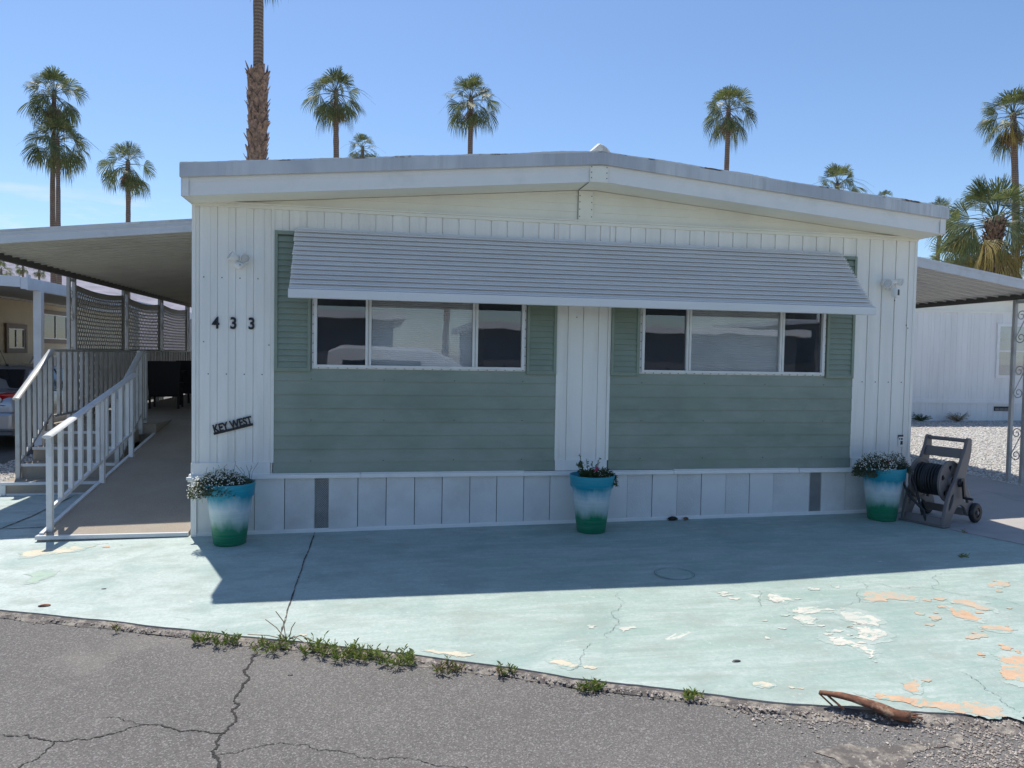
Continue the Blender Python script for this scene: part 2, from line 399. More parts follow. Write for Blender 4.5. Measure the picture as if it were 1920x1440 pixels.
def mat_pot():
    m, nt, p = newmat('turquoise_white_green_paint'); N = NT(nt)
    tc = N.n('ShaderNodeTexCoord'); sx = N.n('ShaderNodeSeparateXYZ'); N.l(tc.outputs['Object'], sx.inputs[0])
    mp = N.n('ShaderNodeMapping'); mp.inputs['Scale'].default_value = (1, 1, .35)
    oi = N.n('ShaderNodeObjectInfo'); av = N.n('ShaderNodeVectorMath', operation='ADD'); N.l(tc.outputs['Object'], av.inputs[0])
    cv = N.n('ShaderNodeCombineXYZ'); mu = N.n('ShaderNodeMath', operation='MULTIPLY'); mu.inputs[1].default_value = 40; N.l(oi.outputs['Random'], mu.inputs[0]); N.l(mu.outputs[0], cv.inputs[0])
    N.l(cv.outputs[0], av.inputs[1]); N.l(av.outputs[0], mp.inputs[0])
    nz = N.noise(mp.outputs[0], 9, 5, .6)
    s1 = N.n('ShaderNodeMath', operation='MULTIPLY_ADD'); N.l(nz, s1.inputs[0]); s1.inputs[1].default_value = .17; N.l(sx.outputs[2], s1.inputs[2])
    sc = N.n('ShaderNodeMath', operation='DIVIDE'); N.l(s1.outputs[0], sc.inputs[0]); sc.inputs[1].default_value = .62
    c = N.ramp(sc.outputs[0], [(.0, (.0, .16, .075)), (.36, (.005, .22, .10)), (.50, (.44, .58, .56)), (.64, (.60, .69, .72)), (.74, (.32, .52, .60)), (.84, (.0, .27, .39)), (1, (.0, .30, .40))])
    st = N.noise(N.coord((1, 1, 26)), 3, 4)
    c = N.mix(N.ramp(st, [(.35, .16), (.6, 0.0)]), c, (.25, .35, .38))
    N.l(c, p.inputs['Base Color']); p.inputs['Roughness'].default_value = .45; N.l(N.bump(st, .08, .004), p.inputs['Normal']); return m
M['pot'] = mat_pot()

# ------------------------------------------------------------------ ground, road, slab
def in_poly(x, y, P):
    c = False; n = len(P)
    for i in range(n):
        x1, y1 = P[i]; x2, y2 = P[(i+1) % n]
        if (y1 > y) != (y2 > y) and x < (x2-x1)*(y-y1)/(y2-y1)+x1: c = not c
    return c
def rough_line(P, amp, it=3, closed=False, seed=1):
    rnd = random.Random(seed); P = [Vector((p[0], p[1])) for p in P]
    for _ in range(it):
        Q = []; n = len(P)
        for i in range(n if closed else n-1):
            a, b = P[i], P[(i+1) % n]; d = b-a; nn = Vector((-d.y, d.x))
            Q += [a, (a+b)/2 + nn*rnd.uniform(-amp, amp)]
        if not closed: Q.append(P[-1])
        P = Q
    return [(p.x, p.y) for p in P]
def sheet(mb, P, dz, thick=.0, mi=0, holes=()):
    mb.plate([P]+list(holes), lambda u, v, w: (u, v, G(u, v)+dz-w), thick, mi) if thick else _flat(mb, P, dz, mi)
def _flat(mb, P, dz, mi):
    vv = [Vector((p[0], p[1], 0)) for p in P]; tr = tessellate_polygon([vv])
    mb.add([(p[0], p[1], G(p[0], p[1])+dz) for p in P], tr, mi)

def far_ground():
    mb = MB(); xs = [-6000, -2500, -900, -300, -120, -60, -30, -12, 0, 12, 30, 60, 120, 300, 900, 2500, 6000]
    n = len(xs)
    for y in xs:
        for x in xs: mb.v.append((x, y, G(x, y)-.07))
    for j in range(n-1):
        for i in range(n-1): mb.f.append([j*n+i, j*n+i+1, (j+1)*n+i+1, (j+1)*n+i]); mb.m.append(0)
    tag(mb.build('ground', M['desert'], fix=False), kind='structure')
far_ground()

EDGE = [(-9, 1.6), (-5.5, 0.1), (-3.2, -.85), (-1.6, -1.52), (-0.726, -1.879), (-0.352, -2.033), (0.008, -2.181), (0.497, -2.398), (0.864, -2.572), (1.211, -2.707), (1.637, -2.897),
        (2.013, -3.079), (2.368, -3.252), (2.672, -3.436), (3.094, -3.618), (3.439, -3.788), (3.665, -3.885), (3.993, -3.986), (4.266, -4.072), (4.629, -4.162), (5.6, -4.40), (7.2, -4.72), (9.5, -5.1), (14, -5.7), (30, -7.2)]
EDGE_R = rough_line(EDGE, .018, 3, seed=3)
mb = MB(); road = [(x, y+.0) for x, y in EDGE_R] + [(60, -7.5), (60, -13.5), (-60, -13.5), (-60, 6.0), (-30, 5.0), (-14, 3.2)]
_flat(mb, road, -.028, 0)
tag(mb.build('road', M['asphalt'], fix=False), kind='structure')

PATCH =  {'w1': [(4.406, -2.281), (4.492, -2.387), (4.49, -2.424), (4.426, -2.467), (4.366, -2.421)], 'w2': [(4.389, -2.562), (4.549, -2.578), (4.649, -2.643), (4.521, -2.681), (4.375, -2.648)], 'w3': [(4.357, -2.693), (4.452, -2.732), (4.449, -2.8), (4.362, -2.876), (4.302, -2.858)], 'w4': [(4.71, -2.691), (4.806, -2.702), (4.849, -2.886), (4.766, -2.962), (4.707, -2.895), (4.645, -2.854)], 'w5': [(4.592, -2.956), (4.683, -2.953), (4.742, -3.043), (4.71, -3.121), (4.573, -3.178), (4.468, -3.11), (4.573, -3.058)], 'w6': [(4.313, -3.109), (4.421, -3.079), (4.475, -3.22), (4.497, -3.317), (4.397, -3.397), (4.378, -3.38), (4.436, -3.344), (4.403, -3.228), (4.325, -3.196)], 'w7': [(4.399, -2.968), (4.502, -2.997), (4.461, -3.019), (4.383, -3.007)], 'w8': [(3.14, -2.725), (3.25, -2.721), (3.247, -2.751), (3.137, -2.809)], 'w9': [(2.952, -2.661), (3.016, -2.671), (2.984, -2.722), (2.948, -2.703)], 'w10': [(3.973, -3.003), (4.001, -3.02), (3.972, -3.055), (3.957, -3.044)], 'w11': [(4.945, -2.193), (5.027, -2.194), (4.986, -2.24), (4.933, -2.226)], 'w12': [(4.081, -2.307), (4.154, -2.334), (4.116, -2.371), (4.071, -2.348)], 't1': [(2.594, -3.135), (2.714, -3.188), (2.749, -3.22), (2.699, -3.245), (2.629, -3.181)], 't2': [(2.768, -3.23), (2.839, -3.258), (2.818, -3.281), (2.766, -3.263)], 't3': [(3.591, -3.568), (3.676, -3.597), (3.683, -3.622), (3.639, -3.638), (3.585, -3.606)], 't4': [(3.752, -3.639), (3.818, -3.673), (3.799, -3.681), (3.746, -3.661)], 'o1': [(5.063, -2.394), (5.19, -2.358), (5.344, -2.427), (5.407, -2.514), (5.313, -2.569), (5.196, -2.513), (5.037, -2.541), (4.995, -2.503)], 'o2': [(5.457, -2.72), (5.531, -2.782), (5.527, -2.948), (5.466, -2.984), (5.402, -2.928), (5.433, -2.805)], 'o3': [(5.61, -2.599), (5.718, -2.616), (5.746, -2.805), (5.684, -2.83), (5.624, -2.721), (5.576, -2.662)], 'o4': [(6.146, -2.331), (6.303, -2.281), (6.325, -2.328), (6.211, -2.401), (6.116, -2.386)], 'o5': [(5.281, -3.158), (5.342, -3.18), (5.314, -3.229), (5.24, -3.233)], 'o6': [(5.412, -3.064), (5.541, -3.085), (5.575, -3.146), (5.518, -3.167), (5.39, -3.108)], 'o7': [(5.281, -3.349), (5.326, -3.402), (5.28, -3.432), (5.251, -3.39)], 'o8': [(5.135, -3.492), (5.305, -3.494), (5.339, -3.577), (5.085, -3.826), (5.005, -3.797), (4.936, -3.756), (5.013, -3.658)], 'o9': [(4.108, -3.797), (4.207, -3.819), (4.31, -3.871), (4.47, -3.938), (4.666, -4.023), (4.611, -4.103), (4.487, -4.063), (4.358, -3.986), (4.202, -3.881)], 'o10': [(4.358, -3.708), (4.464, -3.679), (4.424, -3.748), (4.333, -3.805), (4.331, -3.762)], 'o11': [(5.423, -2.533), (5.483, -2.558), (5.428, -2.613), (5.393, -2.581)], 'o12': [(5.17, -2.774), (5.231, -2.793), (5.188, -2.834), (5.152, -2.809)], 'o13': [(5.104, -2.971), (5.145, -2.978), (5.105, -3.02), (5.09, -3.0)], 'o14': [(-1.237, -0.344), (-1.099, -0.265), (-0.898, -0.21), (-0.705, -0.198), (-0.788, -0.284), (-0.87, -0.399), (-1.044, -0.437), (-1.151, -0.5)], 'g1': [(-0.942, -1.024), (-0.804, -0.942), (-0.746, -0.996), (-0.735, -1.087), (-0.782, -1.207), (-0.84, -1.211)], 'y1': [(1.929, -2.881), (2.104, -2.923), (2.211, -2.991), (2.179, -3.004), (2.039, -2.946)], 'y2': [(1.192, -2.515), (1.241, -2.529), (1.239, -2.557), (1.2, -2.545)], 'y3': [(-0.21, -2.083), (-0.117, -2.113), (-0.079, -2.164), (-0.168, -2.141)]}
PATCH.pop('y3')
mb = MB()
slab = [(x, y+.075) for x, y in EDGE_R if -2.9 < x < 8.3]
slab = [(-3.7, -.45)] + slab + [(8.2, -4.2), (7.72, -3.0), (7.40, -1.43), (7.24, -1.07), (7.10, -.74), (7.16, .4), (-.3, .4), (-1.3, 2.36), (-3.7, 2.36)]
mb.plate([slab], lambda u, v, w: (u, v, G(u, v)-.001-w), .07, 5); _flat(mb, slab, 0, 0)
for i, (k, P) in enumerate(PATCH.items()):
    mi = {'w': 1, 't': 2, 'o': 3, 'g': 4, 'y': 2}[k[0]]
    if k == 'o14': mi = 2
    _flat(mb, rough_line(P, .24, 5, True, seed=40+i), .0022, mi)
    if len(P) > 4:      # scuffed paint round the bare patch
        cx, cy = sum(p[0] for p in P)/len(P), sum(p[1] for p in P)/len(P)
        _flat(mb, rough_line([(cx+(p[0]-cx)*1.22, cy+(p[1]-cy)*1.38) for p in P], .3, 5, True, seed=140+i), .0010+.00002*i, 6)
rnd = random.Random(5)
for i in range(70):      # small flakes round the large peeled areas
    k = rnd.choice([q for q in PATCH if q[0] in 'wo' and q not in ('w8', 'w9', 'w10')]); P = PATCH[k]
    cx, cy = rnd.choice(P); cx += rnd.gauss(0, .09); cy += rnd.gauss(0, .06); r = abs(rnd.gauss(0, .012))+.006
    Q = [(cx+r*rnd.uniform(.5, 1.6)*1.4*math.cos(a), cy+r*rnd.uniform(.5, 1.4)*math.sin(a)) for a in [j*math.pi/3.5 for j in range(7)]]
    _flat(mb, rough_line(Q, .22, 2, True, seed=i), .003, 3 if k[0] == 'o' else 1)
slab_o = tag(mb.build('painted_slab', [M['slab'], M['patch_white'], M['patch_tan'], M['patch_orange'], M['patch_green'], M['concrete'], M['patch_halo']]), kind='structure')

def crackline(mb, P, w, dz, amp=.1, it=3, seed=1, sub=.35):
    L = rough_line(P, amp, it, seed=seed); rnd = random.Random(seed); a = []; b = []
    for i, p in enumerate(L):
        q = L[min(i+1, len(L)-1)]; o = L[max(i-1, 0)]; d = Vector((q[0]-o[0], q[1]-o[1])).normalized()
        ww = w*(1-sub+2*sub*rnd.random())/2; end = min(i, len(L)-1-i)
        if end < 2: ww *= .35
        a.append((p[0]-d.y*ww, p[1]+d.x*ww)); b.append((p[0]+d.y*ww, p[1]-d.x*ww))
    n = len(L)
    mb.add([(x, y, G(x, y)+dz) for x, y in a+b], [(i, i+1, n+i+1, n+i) for i in range(n-1)])
CR =  {'joint': [(1.086, -0.04), (1.079, -0.758), (1.073, -1.597), (1.075, -2.093), (1.086, -2.509)], 'jointL': [(-1.811, 0.529), (-1.784, 0.781), (-1.756, 1.051), (-1.753, 1.477)], 'c1': [(0.983, -2.694), (0.971, -2.804), (0.944, -2.93), (0.99, -3.038), (0.968, -3.12), (0.963, -3.221), (0.99, -3.321), (0.988, -3.431), (0.996, -3.519), (0.978, -3.59), (0.953, -3.673), (0.951, -3.755), (0.988, -3.812), (1.006, -3.884), (1.034, -3.955)], 'c2': [(-0.017, -3.45), (0.11, -3.474), (0.172, -3.521), (0.243, -3.553), (0.336, -3.548), (0.449, -3.535), (0.522, -3.507), (0.578, -3.463), (0.618, -3.468), (0.722, -3.51), (0.809, -3.554), (0.909, -3.59), (0.976, -3.598)], 'c3': [(0.243, -3.553), (0.239, -3.666), (0.195, -3.743), (0.158, -3.81)], 'c4': [(0.971, -3.796), (1.06, -3.788), (1.145, -3.749), (1.235, -3.725), (1.365, -3.77), (1.472, -3.834), (1.575, -3.896), (1.684, -3.936), (1.823, -3.966), (1.95, -4.03), (2.059, -4.091), (2.131, -4.13)], 'c5': [(0.578, -3.463), (0.492, -3.41), (0.382, -3.358)], 's1': [(2.676, -3.28), (2.772, -3.163), (2.798, -3.098), (2.914, -2.932)], 's2': [(3.03, -2.912), (3.113, -2.721), (3.172, -2.459), (3.338, -2.07)], 's3': [(5.221, -2.157), (5.017, -2.387), (4.764, -2.611)], 's4': [(5.173, -2.088), (5.397, -2.304), (5.691, -2.408), (5.859, -2.574), (5.988, -2.804)], 's5': [(5.638, -2.371), (5.808, -2.217), (6.076, -2.034)], 's6': [(4.763, -3.618), (4.775, -3.745), (4.73, -3.94), (4.708, -4.068)], 's7': [(4.361, -2.201), (4.274, -2.38), (4.188, -2.521)], 's8': [(7.098, -0.738), (7.238, -1.071), (7.348, -1.428)]}
mb = MB()
for k, wd in (('c1', .0105), ('c2', .006), ('c3', .005), ('c4', .003), ('c5', .003)):
    crackline(mb, CR[k], wd, -.0255, .2, 4, seed=len(k)+int(k[1:]), sub=.7)
crackline(mb, [(-.6, -4.6), (-.02, -3.46)], .008, -.0255, .1, 3, seed=8)
tag(mb.build('road_cracks', M['crack'], fix=False), kind='structure')
mb = MB()
crackline(mb, [(1.085, .02), (1.08, -.8), (1.075, -1.6), (1.078, -2.1), (1.086, -2.52)], .010, .004, .012, 3, seed=5)
crackline(mb, [(-3.6, .42), (-2.4, .47), (-1.81, .53), (-1.2, .57)], .014, .004, .01, 3, seed=6)
crackline(mb, [(-1.81, .53), (-1.784, .781), (-1.756, 1.051), (-1.753, 2.2)], .02, .0045, .01, 3, seed=6)
crackline(mb, [(7.098, -.738), (7.238, -1.071), (7.39, -1.43), (7.7, -3)], .01, .0046, .02, 3, seed=31)
a = [2*math.pi*i/40 for i in range(41)]
tag(mb.build('slab_joints', M['joint'], fix=False), kind='structure'); mb = MB()
for k in ('s1', 's2', 's3', 's4', 's5', 's6', 's7'): crackline(mb, CR[k], .0022, .0042, .2, 4, seed=int(k[1:])+20, sub=.8)
crackline(mb, [(.3, -.75), (.7, -.62), (1.0, -.55)], .003, .0042, .15, 4, seed=31)
for rr, ww in ((.15, .009),):
    n = 40; c0 = (3.915, -1.735)
    mb.add([(c0[0]+(rr+s*ww/2)*math.cos(t), c0[1]+(rr+s*ww/2)*math.sin(t), G(c0[0], c0[1])+.006) for s in (-1, 1) for t in a[:40]], [(i, (i+1) % n, n+(i+1) % n, n+i) for i in range(n)])
tag(mb.build('hairline_cracks', M['hairline'], fix=False), kind='structure')
# cleanout cover set in the slab
t = thing('cleanout_cover', 'round metal cleanout cover painted over, set flush in the shaded slab', 'cover', (3.915, -1.735, G(3.915, -1.735)))
mb = MB(); mb.lathe((0, 0, 0), [(0, .006), (.128, .006), (.134, .003), (.134, 0)], 32); mb.build('lid', M['slab'], t, smooth=True)
mb = MB(); mb.lathe((0, 0, 0), [(.140, 0), (.140, .006), (.146, .0065), (.152, .004), (.154, 0)], 32); mb.build('rim', M['slab'], t, smooth=True)

mb = MB(); dr = [(7.16, .4), (7.10, -.74), (7.24, -1.07), (7.40, -1.43), (7.72, -3.0), (8.2, -4.2), (9.2, -4.9), (10.6, -4.95), (10.3, -2), (9.86, 1.0), (9.84, 3.0), (9.82, 9), (9.82, 22), (7.16, 22)]
sheet(mb, rough_line(dr, .004, 2, True, seed=2), -.004, .06)
tag(mb.build('driveway', M['concrete']), kind='structure')
mb = MB(); crackline(mb, [(7.5, 1.8), (9.8, 1.9)], .012, -.0005, .01, 3, seed=2); crackline(mb, [(8.5, -1.5), (9.0, .4), (8.8, 1.8)], .004, -.0005, .12, 3, seed=4)
tag(mb.build('driveway_joints', M['crack'], fix=False), kind='structure')
mb = MB(); sheet(mb, [(9.80, -4.0), (30, -5.0), (30, 9.4), (26, 24), (9.80, 24)], -.03)
tag(mb.build('gravel_yard', M['gravel'], fix=False), kind='structure')
mb = MB(); sheet(mb, [(-3.75, 2.3), (-2.4, 2.3), (-2.4, 24), (-3.75, 24)], -.03)
tag(mb.build('gravel_strip', M['gravel'], fix=False), kind='structure')
mb = MB(); sheet(mb, [(-30, 3.5), (-3.72, .3), (-3.72, 24), (-30, 24)], -.02)
tag(mb.build('neighbour_driveway', M['asphalt'], fix=False), kind='structure')

def stones(mb, cx, cy, z, r, rnd):
    a = rnd.random()*6.28; k = [r*rnd.uniform(.6, 1.25) for _ in range(6)]
    ca, sa = math.cos(a), math.sin(a)
    P = [(k[0], 0, 0), (0, k[1], 0), (-k[2], 0, 0), (0, -k[3], 0), (0, 0, k[4]*.8), (0, 0, -k[5]*.6)]
    mb.add([(cx+p[0]*ca-p[1]*sa, cy+p[0]*sa+p[1]*ca, z+p[2]) for p in P], [(0, 1, 4), (1, 2, 4), (2, 3, 4), (3, 0, 4), (1, 0, 5), (2, 1, 5), (3, 2, 5), (0, 3, 5)])
rnd = random.Random(11); mb = MB()
for i in range(9000):
    y = rnd.uniform(.4, 9.2); x = rnd.uniform(9.9, 10.6+y*.95)
    if rnd.random() > 2.2/(1+.35*y): continue
    stones(mb, x, y, G(x, y)-.022, rnd.uniform(.010, .024), rnd)
for i in range(1200):
    y = rnd.uniform(.3, 9.0); x = 9.86+abs(rnd.gauss(0, .05)); stones(mb, x, y, G(x, y)-.004, rnd.uniform(.008, .02), rnd)
tag(mb.build('gravel', M['stone'], fix=False), 'loose white gravel stones across the neighbouring yard', 'gravel', kind='stuff')
mb = MB()
for i in range(2600):
    x = rnd.uniform(-3.72, -2.45); y = rnd.uniform(2.36, 8); stones(mb, x, y, G(x, y)-.02, rnd.uniform(.010, .024), rnd)
for i in range(350):
    x = rnd.uniform(-3.1, -2.55); y = 2.33+abs(rnd.gauss(0, .04)); stones(mb, x, y, G(x, y)+.0, rnd.uniform(.006, .014), rnd)
tag(mb.build('gravel', M['stone'], fix=False), 'pale gravel strip left of the porch steps', 'gravel', kind='stuff')
# debris along the road edge
mb = MB(); pl = []
def edge_at(x):
    for a, b in zip(EDGE, EDGE[1:]):
        if a[0] <= x <= b[0]: return a[1]+(b[1]-a[1])*(x-a[0])/(b[0]-a[0])
    return EDGE[-1][1]
for i in range(3800):
    x = rnd.uniform(-.9, 6.0); dens = .25+.75*(noise.noise(Vector((x*2.3, 1, 0)))*.5+.5)
    if x < 0: dens *= .4
    if x > 3.4: dens = 1
    if rnd.random() > dens: continue
    wd = .03 if x < 3.3 else .09
    y = edge_at(x)+.05-abs(rnd.gauss(0, wd)); stones(mb, x, y, G(x, y)-(.012 if y > edge_at(x)-.02 else .024), rnd.uniform(.003, .010), rnd)
for i in range(1500):
    x = 4.45+rnd.gauss(0, .35); y = -4.36+rnd.gauss(0, .10); stones(mb, x, y, G(x, y)-.025, rnd.uniform(.002, .010), rnd)
tag(mb.build('roadside_grit', M['edge_stone'], fix=False), 'loose grit and small stones along the slab edge', 'grit', kind='stuff')
mb = MB()
L = [(x, edge_at(x)) for x in [-.9+.1*i for i in range(72)]]
up = [(x, y+.078) for x, y in L]; dn = [(x, y+.012-.05*abs(noise.noise(Vector((x*3, 0, 5))))-(.06*(noise.noise(Vector((x*4, 2, 5)))+.6) if x > 3.6 else 0)) for x, y in L]
rnd = random.Random(6); xs_ = [-.9+.02*i for i in range(356)]; n = len(xs_)
for j, (o, z) in enumerate(((.078, -.008), (.03, -.012), (0, -.0262))):
    for x in xs_:
        yy = edge_at(x)+o
        if j == 2: yy = edge_at(x)+.006-.05*abs(noise.noise(Vector((x*3, 0, 5))))-(.06*max(0, noise.noise(Vector((x*4, 2, 5)))+.6) if x > 3.6 else 0)+rnd.uniform(-.004, .004)
        mb.v.append((x, yy, G(x, yy)+z+(rnd.uniform(-.0015, .0015) if j < 2 else 0)))
for j in range(2):
    for i in range(n-1): mb.f.append([j*n+i, j*n+i+1, (j+1)*n+i+1, (j+1)*n+i]); mb.m.append(0)
_flat(mb, rough_line([(3.55, -4.18), (3.75, -4.16), (4.0, -4.2), (4.3, -4.16), (4.2, -4.28), (3.95, -4.31), (3.80, -4.40), (3.6, -4.32)], .2, 4, True, 9), -.0245, 0)
_flat(mb, rough_line([(3.30, -4.30), (3.5, -4.26), (3.66, -4.34), (3.55, -4.44), (3.30, -4.45)], .2, 4, True, 4), -.0245, 0)
tag(mb.build('dirt_strip', M['sand'], fix=False), kind='structure')

# mountains
mb = MB(); n = 90; rows = 14
for j in range(rows):
    for i in range(n):
        az = R(-66+ i*.66); dd = 2300+j*260
        h = max(0, (j/(rows-1))**.8)*(600+90*noise.fractal(Vector((az*4, 3, 0)), 1, 2, 4)) + 90*noise.fractal(Vector((az*14, j*.35, 2)), 1, 2, 5)*(j/(rows-1)+.15)
        mb.v.append((dd*math.sin(az), dd*math.cos(az), h-20 if j else -30))
for j in range(rows-1):
    for i in range(n-1): mb.f.append([j*n+i, j*n+i+1, (j+1)*n+i+1, (j+1)*n+i]); mb.m.append(0)
tag(mb.build('mountains', M['mountain'], fix=False), kind='structure')

# ------------------------------------------------------------------ the main mobile home
W = 7.3; XR = 3.675
home = thing('mobile_home', 'white single-storey mobile home with sage green panels and long slatted window awning', 'mobile home', (0, 0, 0))
EL, ER = .012, 7.297
def zt(x): return 3.305+(3.636-3.305)*(x-EL)/(XR-EL) if x < XR else 3.636-(3.636-3.315)*(x-XR)/(ER-XR)
DROP = .262
def vboards(mb, x0, x1, z0, z1, ztop=None, y=0.0):
    k0 = math.floor((x0-.062)/.1553); x = .062+k0*.1553
    while x < x1:
        a, b, c = max(x+.004, x0), min(x+.092, x1), min(x+.1513, x1)
        if b > a: mb.box((a, y, z0), (b, y+.02, z1))
        if c > max(b, x0): mb.box((max(b, x0), y+.0055, z0), (c, y+.02, z1))
        x += .1553
    mb.box((x0, y+.0135, z0), (x1, y+.03, z1))
def laps(mb, x0, x1, zs, out=.010, y=0.0):
    for z0, z1 in zip(zs, zs[1:]):
        mb.hexa([(x0, y-out, z0), (x1, y-out, z0), (x1, y+.02, z0), (x0, y+.02, z0), (x0, y, z1), (x1, y, z1), (x1, y+.02, z1), (x0, y+.02, z1)])
XA, XB, XC, XD = .697, 3.379, 3.90, 6.594
mb = MB()
vboards(mb, 0, XA, .62, 3.055); vboards(mb, XB, XC, .62, 3.055); vboards(mb, XD, W, .62, 3.055)
vboards(mb, XA, XB, 2.80, 3.055); vboards(mb, XC, XD, 2.80, 3.055)
for x in (XA, XB, XC, XD): mb.box((x-.014, -.012, .719), (x+.014, .02, 3.04))
mb.box((0, -.006, .62), (.03, .02, 3.06)); mb.box((W-.03, -.006, .62), (W, .02, 3.06))
# lower band of the white bays
for a, b in ((-.004, XA-.016), (XB-.01, XC-.002), (XD+.002, W+.004)):
    mb.hexa([(a, -.022, .622), (b, -.022, .622), (b, .02, .622), (a, .02, .622), (a, -.016, .722), (b, -.016, .722), (b, .02, .722), (a, .02, .722)])
mb.box((0, .03, .4), (W, .05, .62))
mb.build('wall_siding', M['white'], home)
mb = MB()      # body behind the front, with the two window openings left free
for a, b in ((0, 1.09), (3.02, 4.26), (6.21, W)): mb.box((a, .031, .5), (b, .4, 3.07))
for a, b in ((1.09, 3.02), (4.26, 6.21)): mb.box((a, .031, .5), (b, .4, 1.63)); mb.box((a, .031, 2.72), (b, .4, 3.07))
mb.box((0, .401, .4), (.04, 17.5, 3.2)); mb.box((W-.04, .401, .4), (W, 17.5, 3.2)); mb.box((.04, 17.4, .4), (W-.04, 17.5, 3.2)); mb.box((.04, .41, .5), (W-.04, 17.4, .6))
mb.build('side_wall', M['white'], home)
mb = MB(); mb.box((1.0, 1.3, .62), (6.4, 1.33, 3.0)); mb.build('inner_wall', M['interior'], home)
zs = [.719+.1265*i for i in range(7)]+[1.56]
for a, b in ((XA+.014, XB-.014), (XC+.014, XD-.014)):
    mb = MB(); laps(mb, a, b, [.622, .719], .006, -.004); laps(mb, a, b, zs, .010)
    rnd = random.Random(3)
    mb.box((a, .021, .62), (b, .03, 1.6)); mb.box((a, .0, 1.56), (b, .03, 1.60))
    n0 = len(mb.f)
    for z in zs[:-1:3]:
        for q in range(4):
            xx = a+(b-a)*(q+.5)/4; mb.box((xx-.004, -.014, z+.012), (xx+.004, -.008, z+.019), 1)
    mb.build('lap_siding', [M['green'], M['screw']], home)
# shutters
def shutter(x0, x1, z0=1.564, z1=2.842):
    mb = MB(); f = .028
    mb.box((x0, -.03, z0), (x0+f, .0, z1)); mb.box((x1-f, -.03, z0), (x1, .0, z1))
    mb.box((x0+f, -.029, z0), (x1-f, .0, z0+.035)); mb.box((x0+f, -.029, z1-.035), (x1-f, .0, z1)); mb.box((x0+f, -.004, z0+.03), (x1-f, .001, z1-.03))
    fr = mb.build('shutter', M['shutter'], home, bevel=.002)
    mb = MB(); z = z0+.036
    while z < z1-.04:
        zz = min(z+.0535, z1-.036)
        mb.hexa([(x0+f, -.024, z), (x1-f, -.024, z), (x1-f, -.004, z), (x0+f, -.004, z), (x0+f, -.010, zz), (x1-f, -.010, zz), (x1-f, -.004, zz), (x0+f, -.004, zz)]); z += .0545
    mb.build('louvre', M['shutter'], fr)
for a, b in ((.714, 1.036), (3.066, 3.362), (3.917, 4.210), (6.262, 6.578)): shutter(a, b)
# windows
def window(x0, x1, m1, m2, z0, z1=2.74):
    mb = MB(); y0, y1 = -.028, .03
    mb.box((x0, y0+.018, z0), (x0+.022, y1, z1)); mb.box((x1-.022, y0+.018, z0), (x1, y1, z1)); mb.box((x0+.022, y0+.018, z0), (x1-.022, y1, z0+.016)); mb.box((x0+.022, y0+.018, z1-.02), (x1-.022, y1, z1))
    mb.box((x0+.018, y0, z0+.012), (x0+.045, y1, z1-.01)); mb.box((x1-.045, y0, z0+.012), (x1-.018, y1, z1-.01)); mb.box((x0+.045, y0, z0+.012), (x1-.045, y1, z0+.038)); mb.box((x0+.045, y0, z1-.05), (x1-.045, y1, z1-.01))
    for m in (m1, m2): mb.box((m-.027, y0+.003, z0+.030), (m-.004, y1, z1-.02)); mb.box((m+.004, y0+.009, z0+.030), (m+.027, y1, z1-.02)); mb.box((m-.004, y0+.02, z0+.030), (m+.004, y1, z1-.02))
    x = x0+.06
    while x < x1: mb.box((x-.004, y0+.010, z0+.004), (x+.004, y0+.017, z0+.012), 1); x += .0875
    z = z0+.06
    while z < z1:
        for xx in (x0+.009, x1-.009): mb.box((xx-.004, y0+.010, z-.004), (xx+.004, y0+.017, z+.004), 1)
        z += .0875
    wdw = mb.build('window', [M['frame'], M['screw']], home, bevel=.0015)
    for a, b, nm in ((x0+.045, m1-.027, 'side_pane'), (m1+.027, m2-.027, 'centre_pane'), (m2+.027, x1-.045, 'side_pane')):
        g = MB(); g.box((a, .004 if nm[0] == 's' else -.004, z0+.036), (b, .009 if nm[0] == 's' else .001, z1-.048)); g.build(nm, M['glass'], wdw)
        if nm[0] == 's':
            g = MB(); g.box((a, .012, z0+.036), (b, .014, z1-.048)); g.build('insect_screen', M['insect'], wdw)
            g = MB(); g.box((a+.26, -.006, z0+.038), (a+.275, .003, z0+.056)); g.box((a+.258, -.01, z0+.05), (a+.277, -.004, z0+.058)); g.build('latch', M['blackmetal'], wdw)
        else:
            g = MB(); z = z0+.045
            while z < z1-.05:
                g.bar((a+.004, .022, z), (b-.004, .022, z), .022, .0016, up=(0, .8, 1)); z += .0195
            g.box((a, .031, z0+.03), (b, .035, z1-.05))
            g.build('blind', M['blind'], wdw)
window(1.047, 3.059, 1.558, 2.562, 1.591)
window(4.218, 6.254, 4.733, 5.754, 1.585)
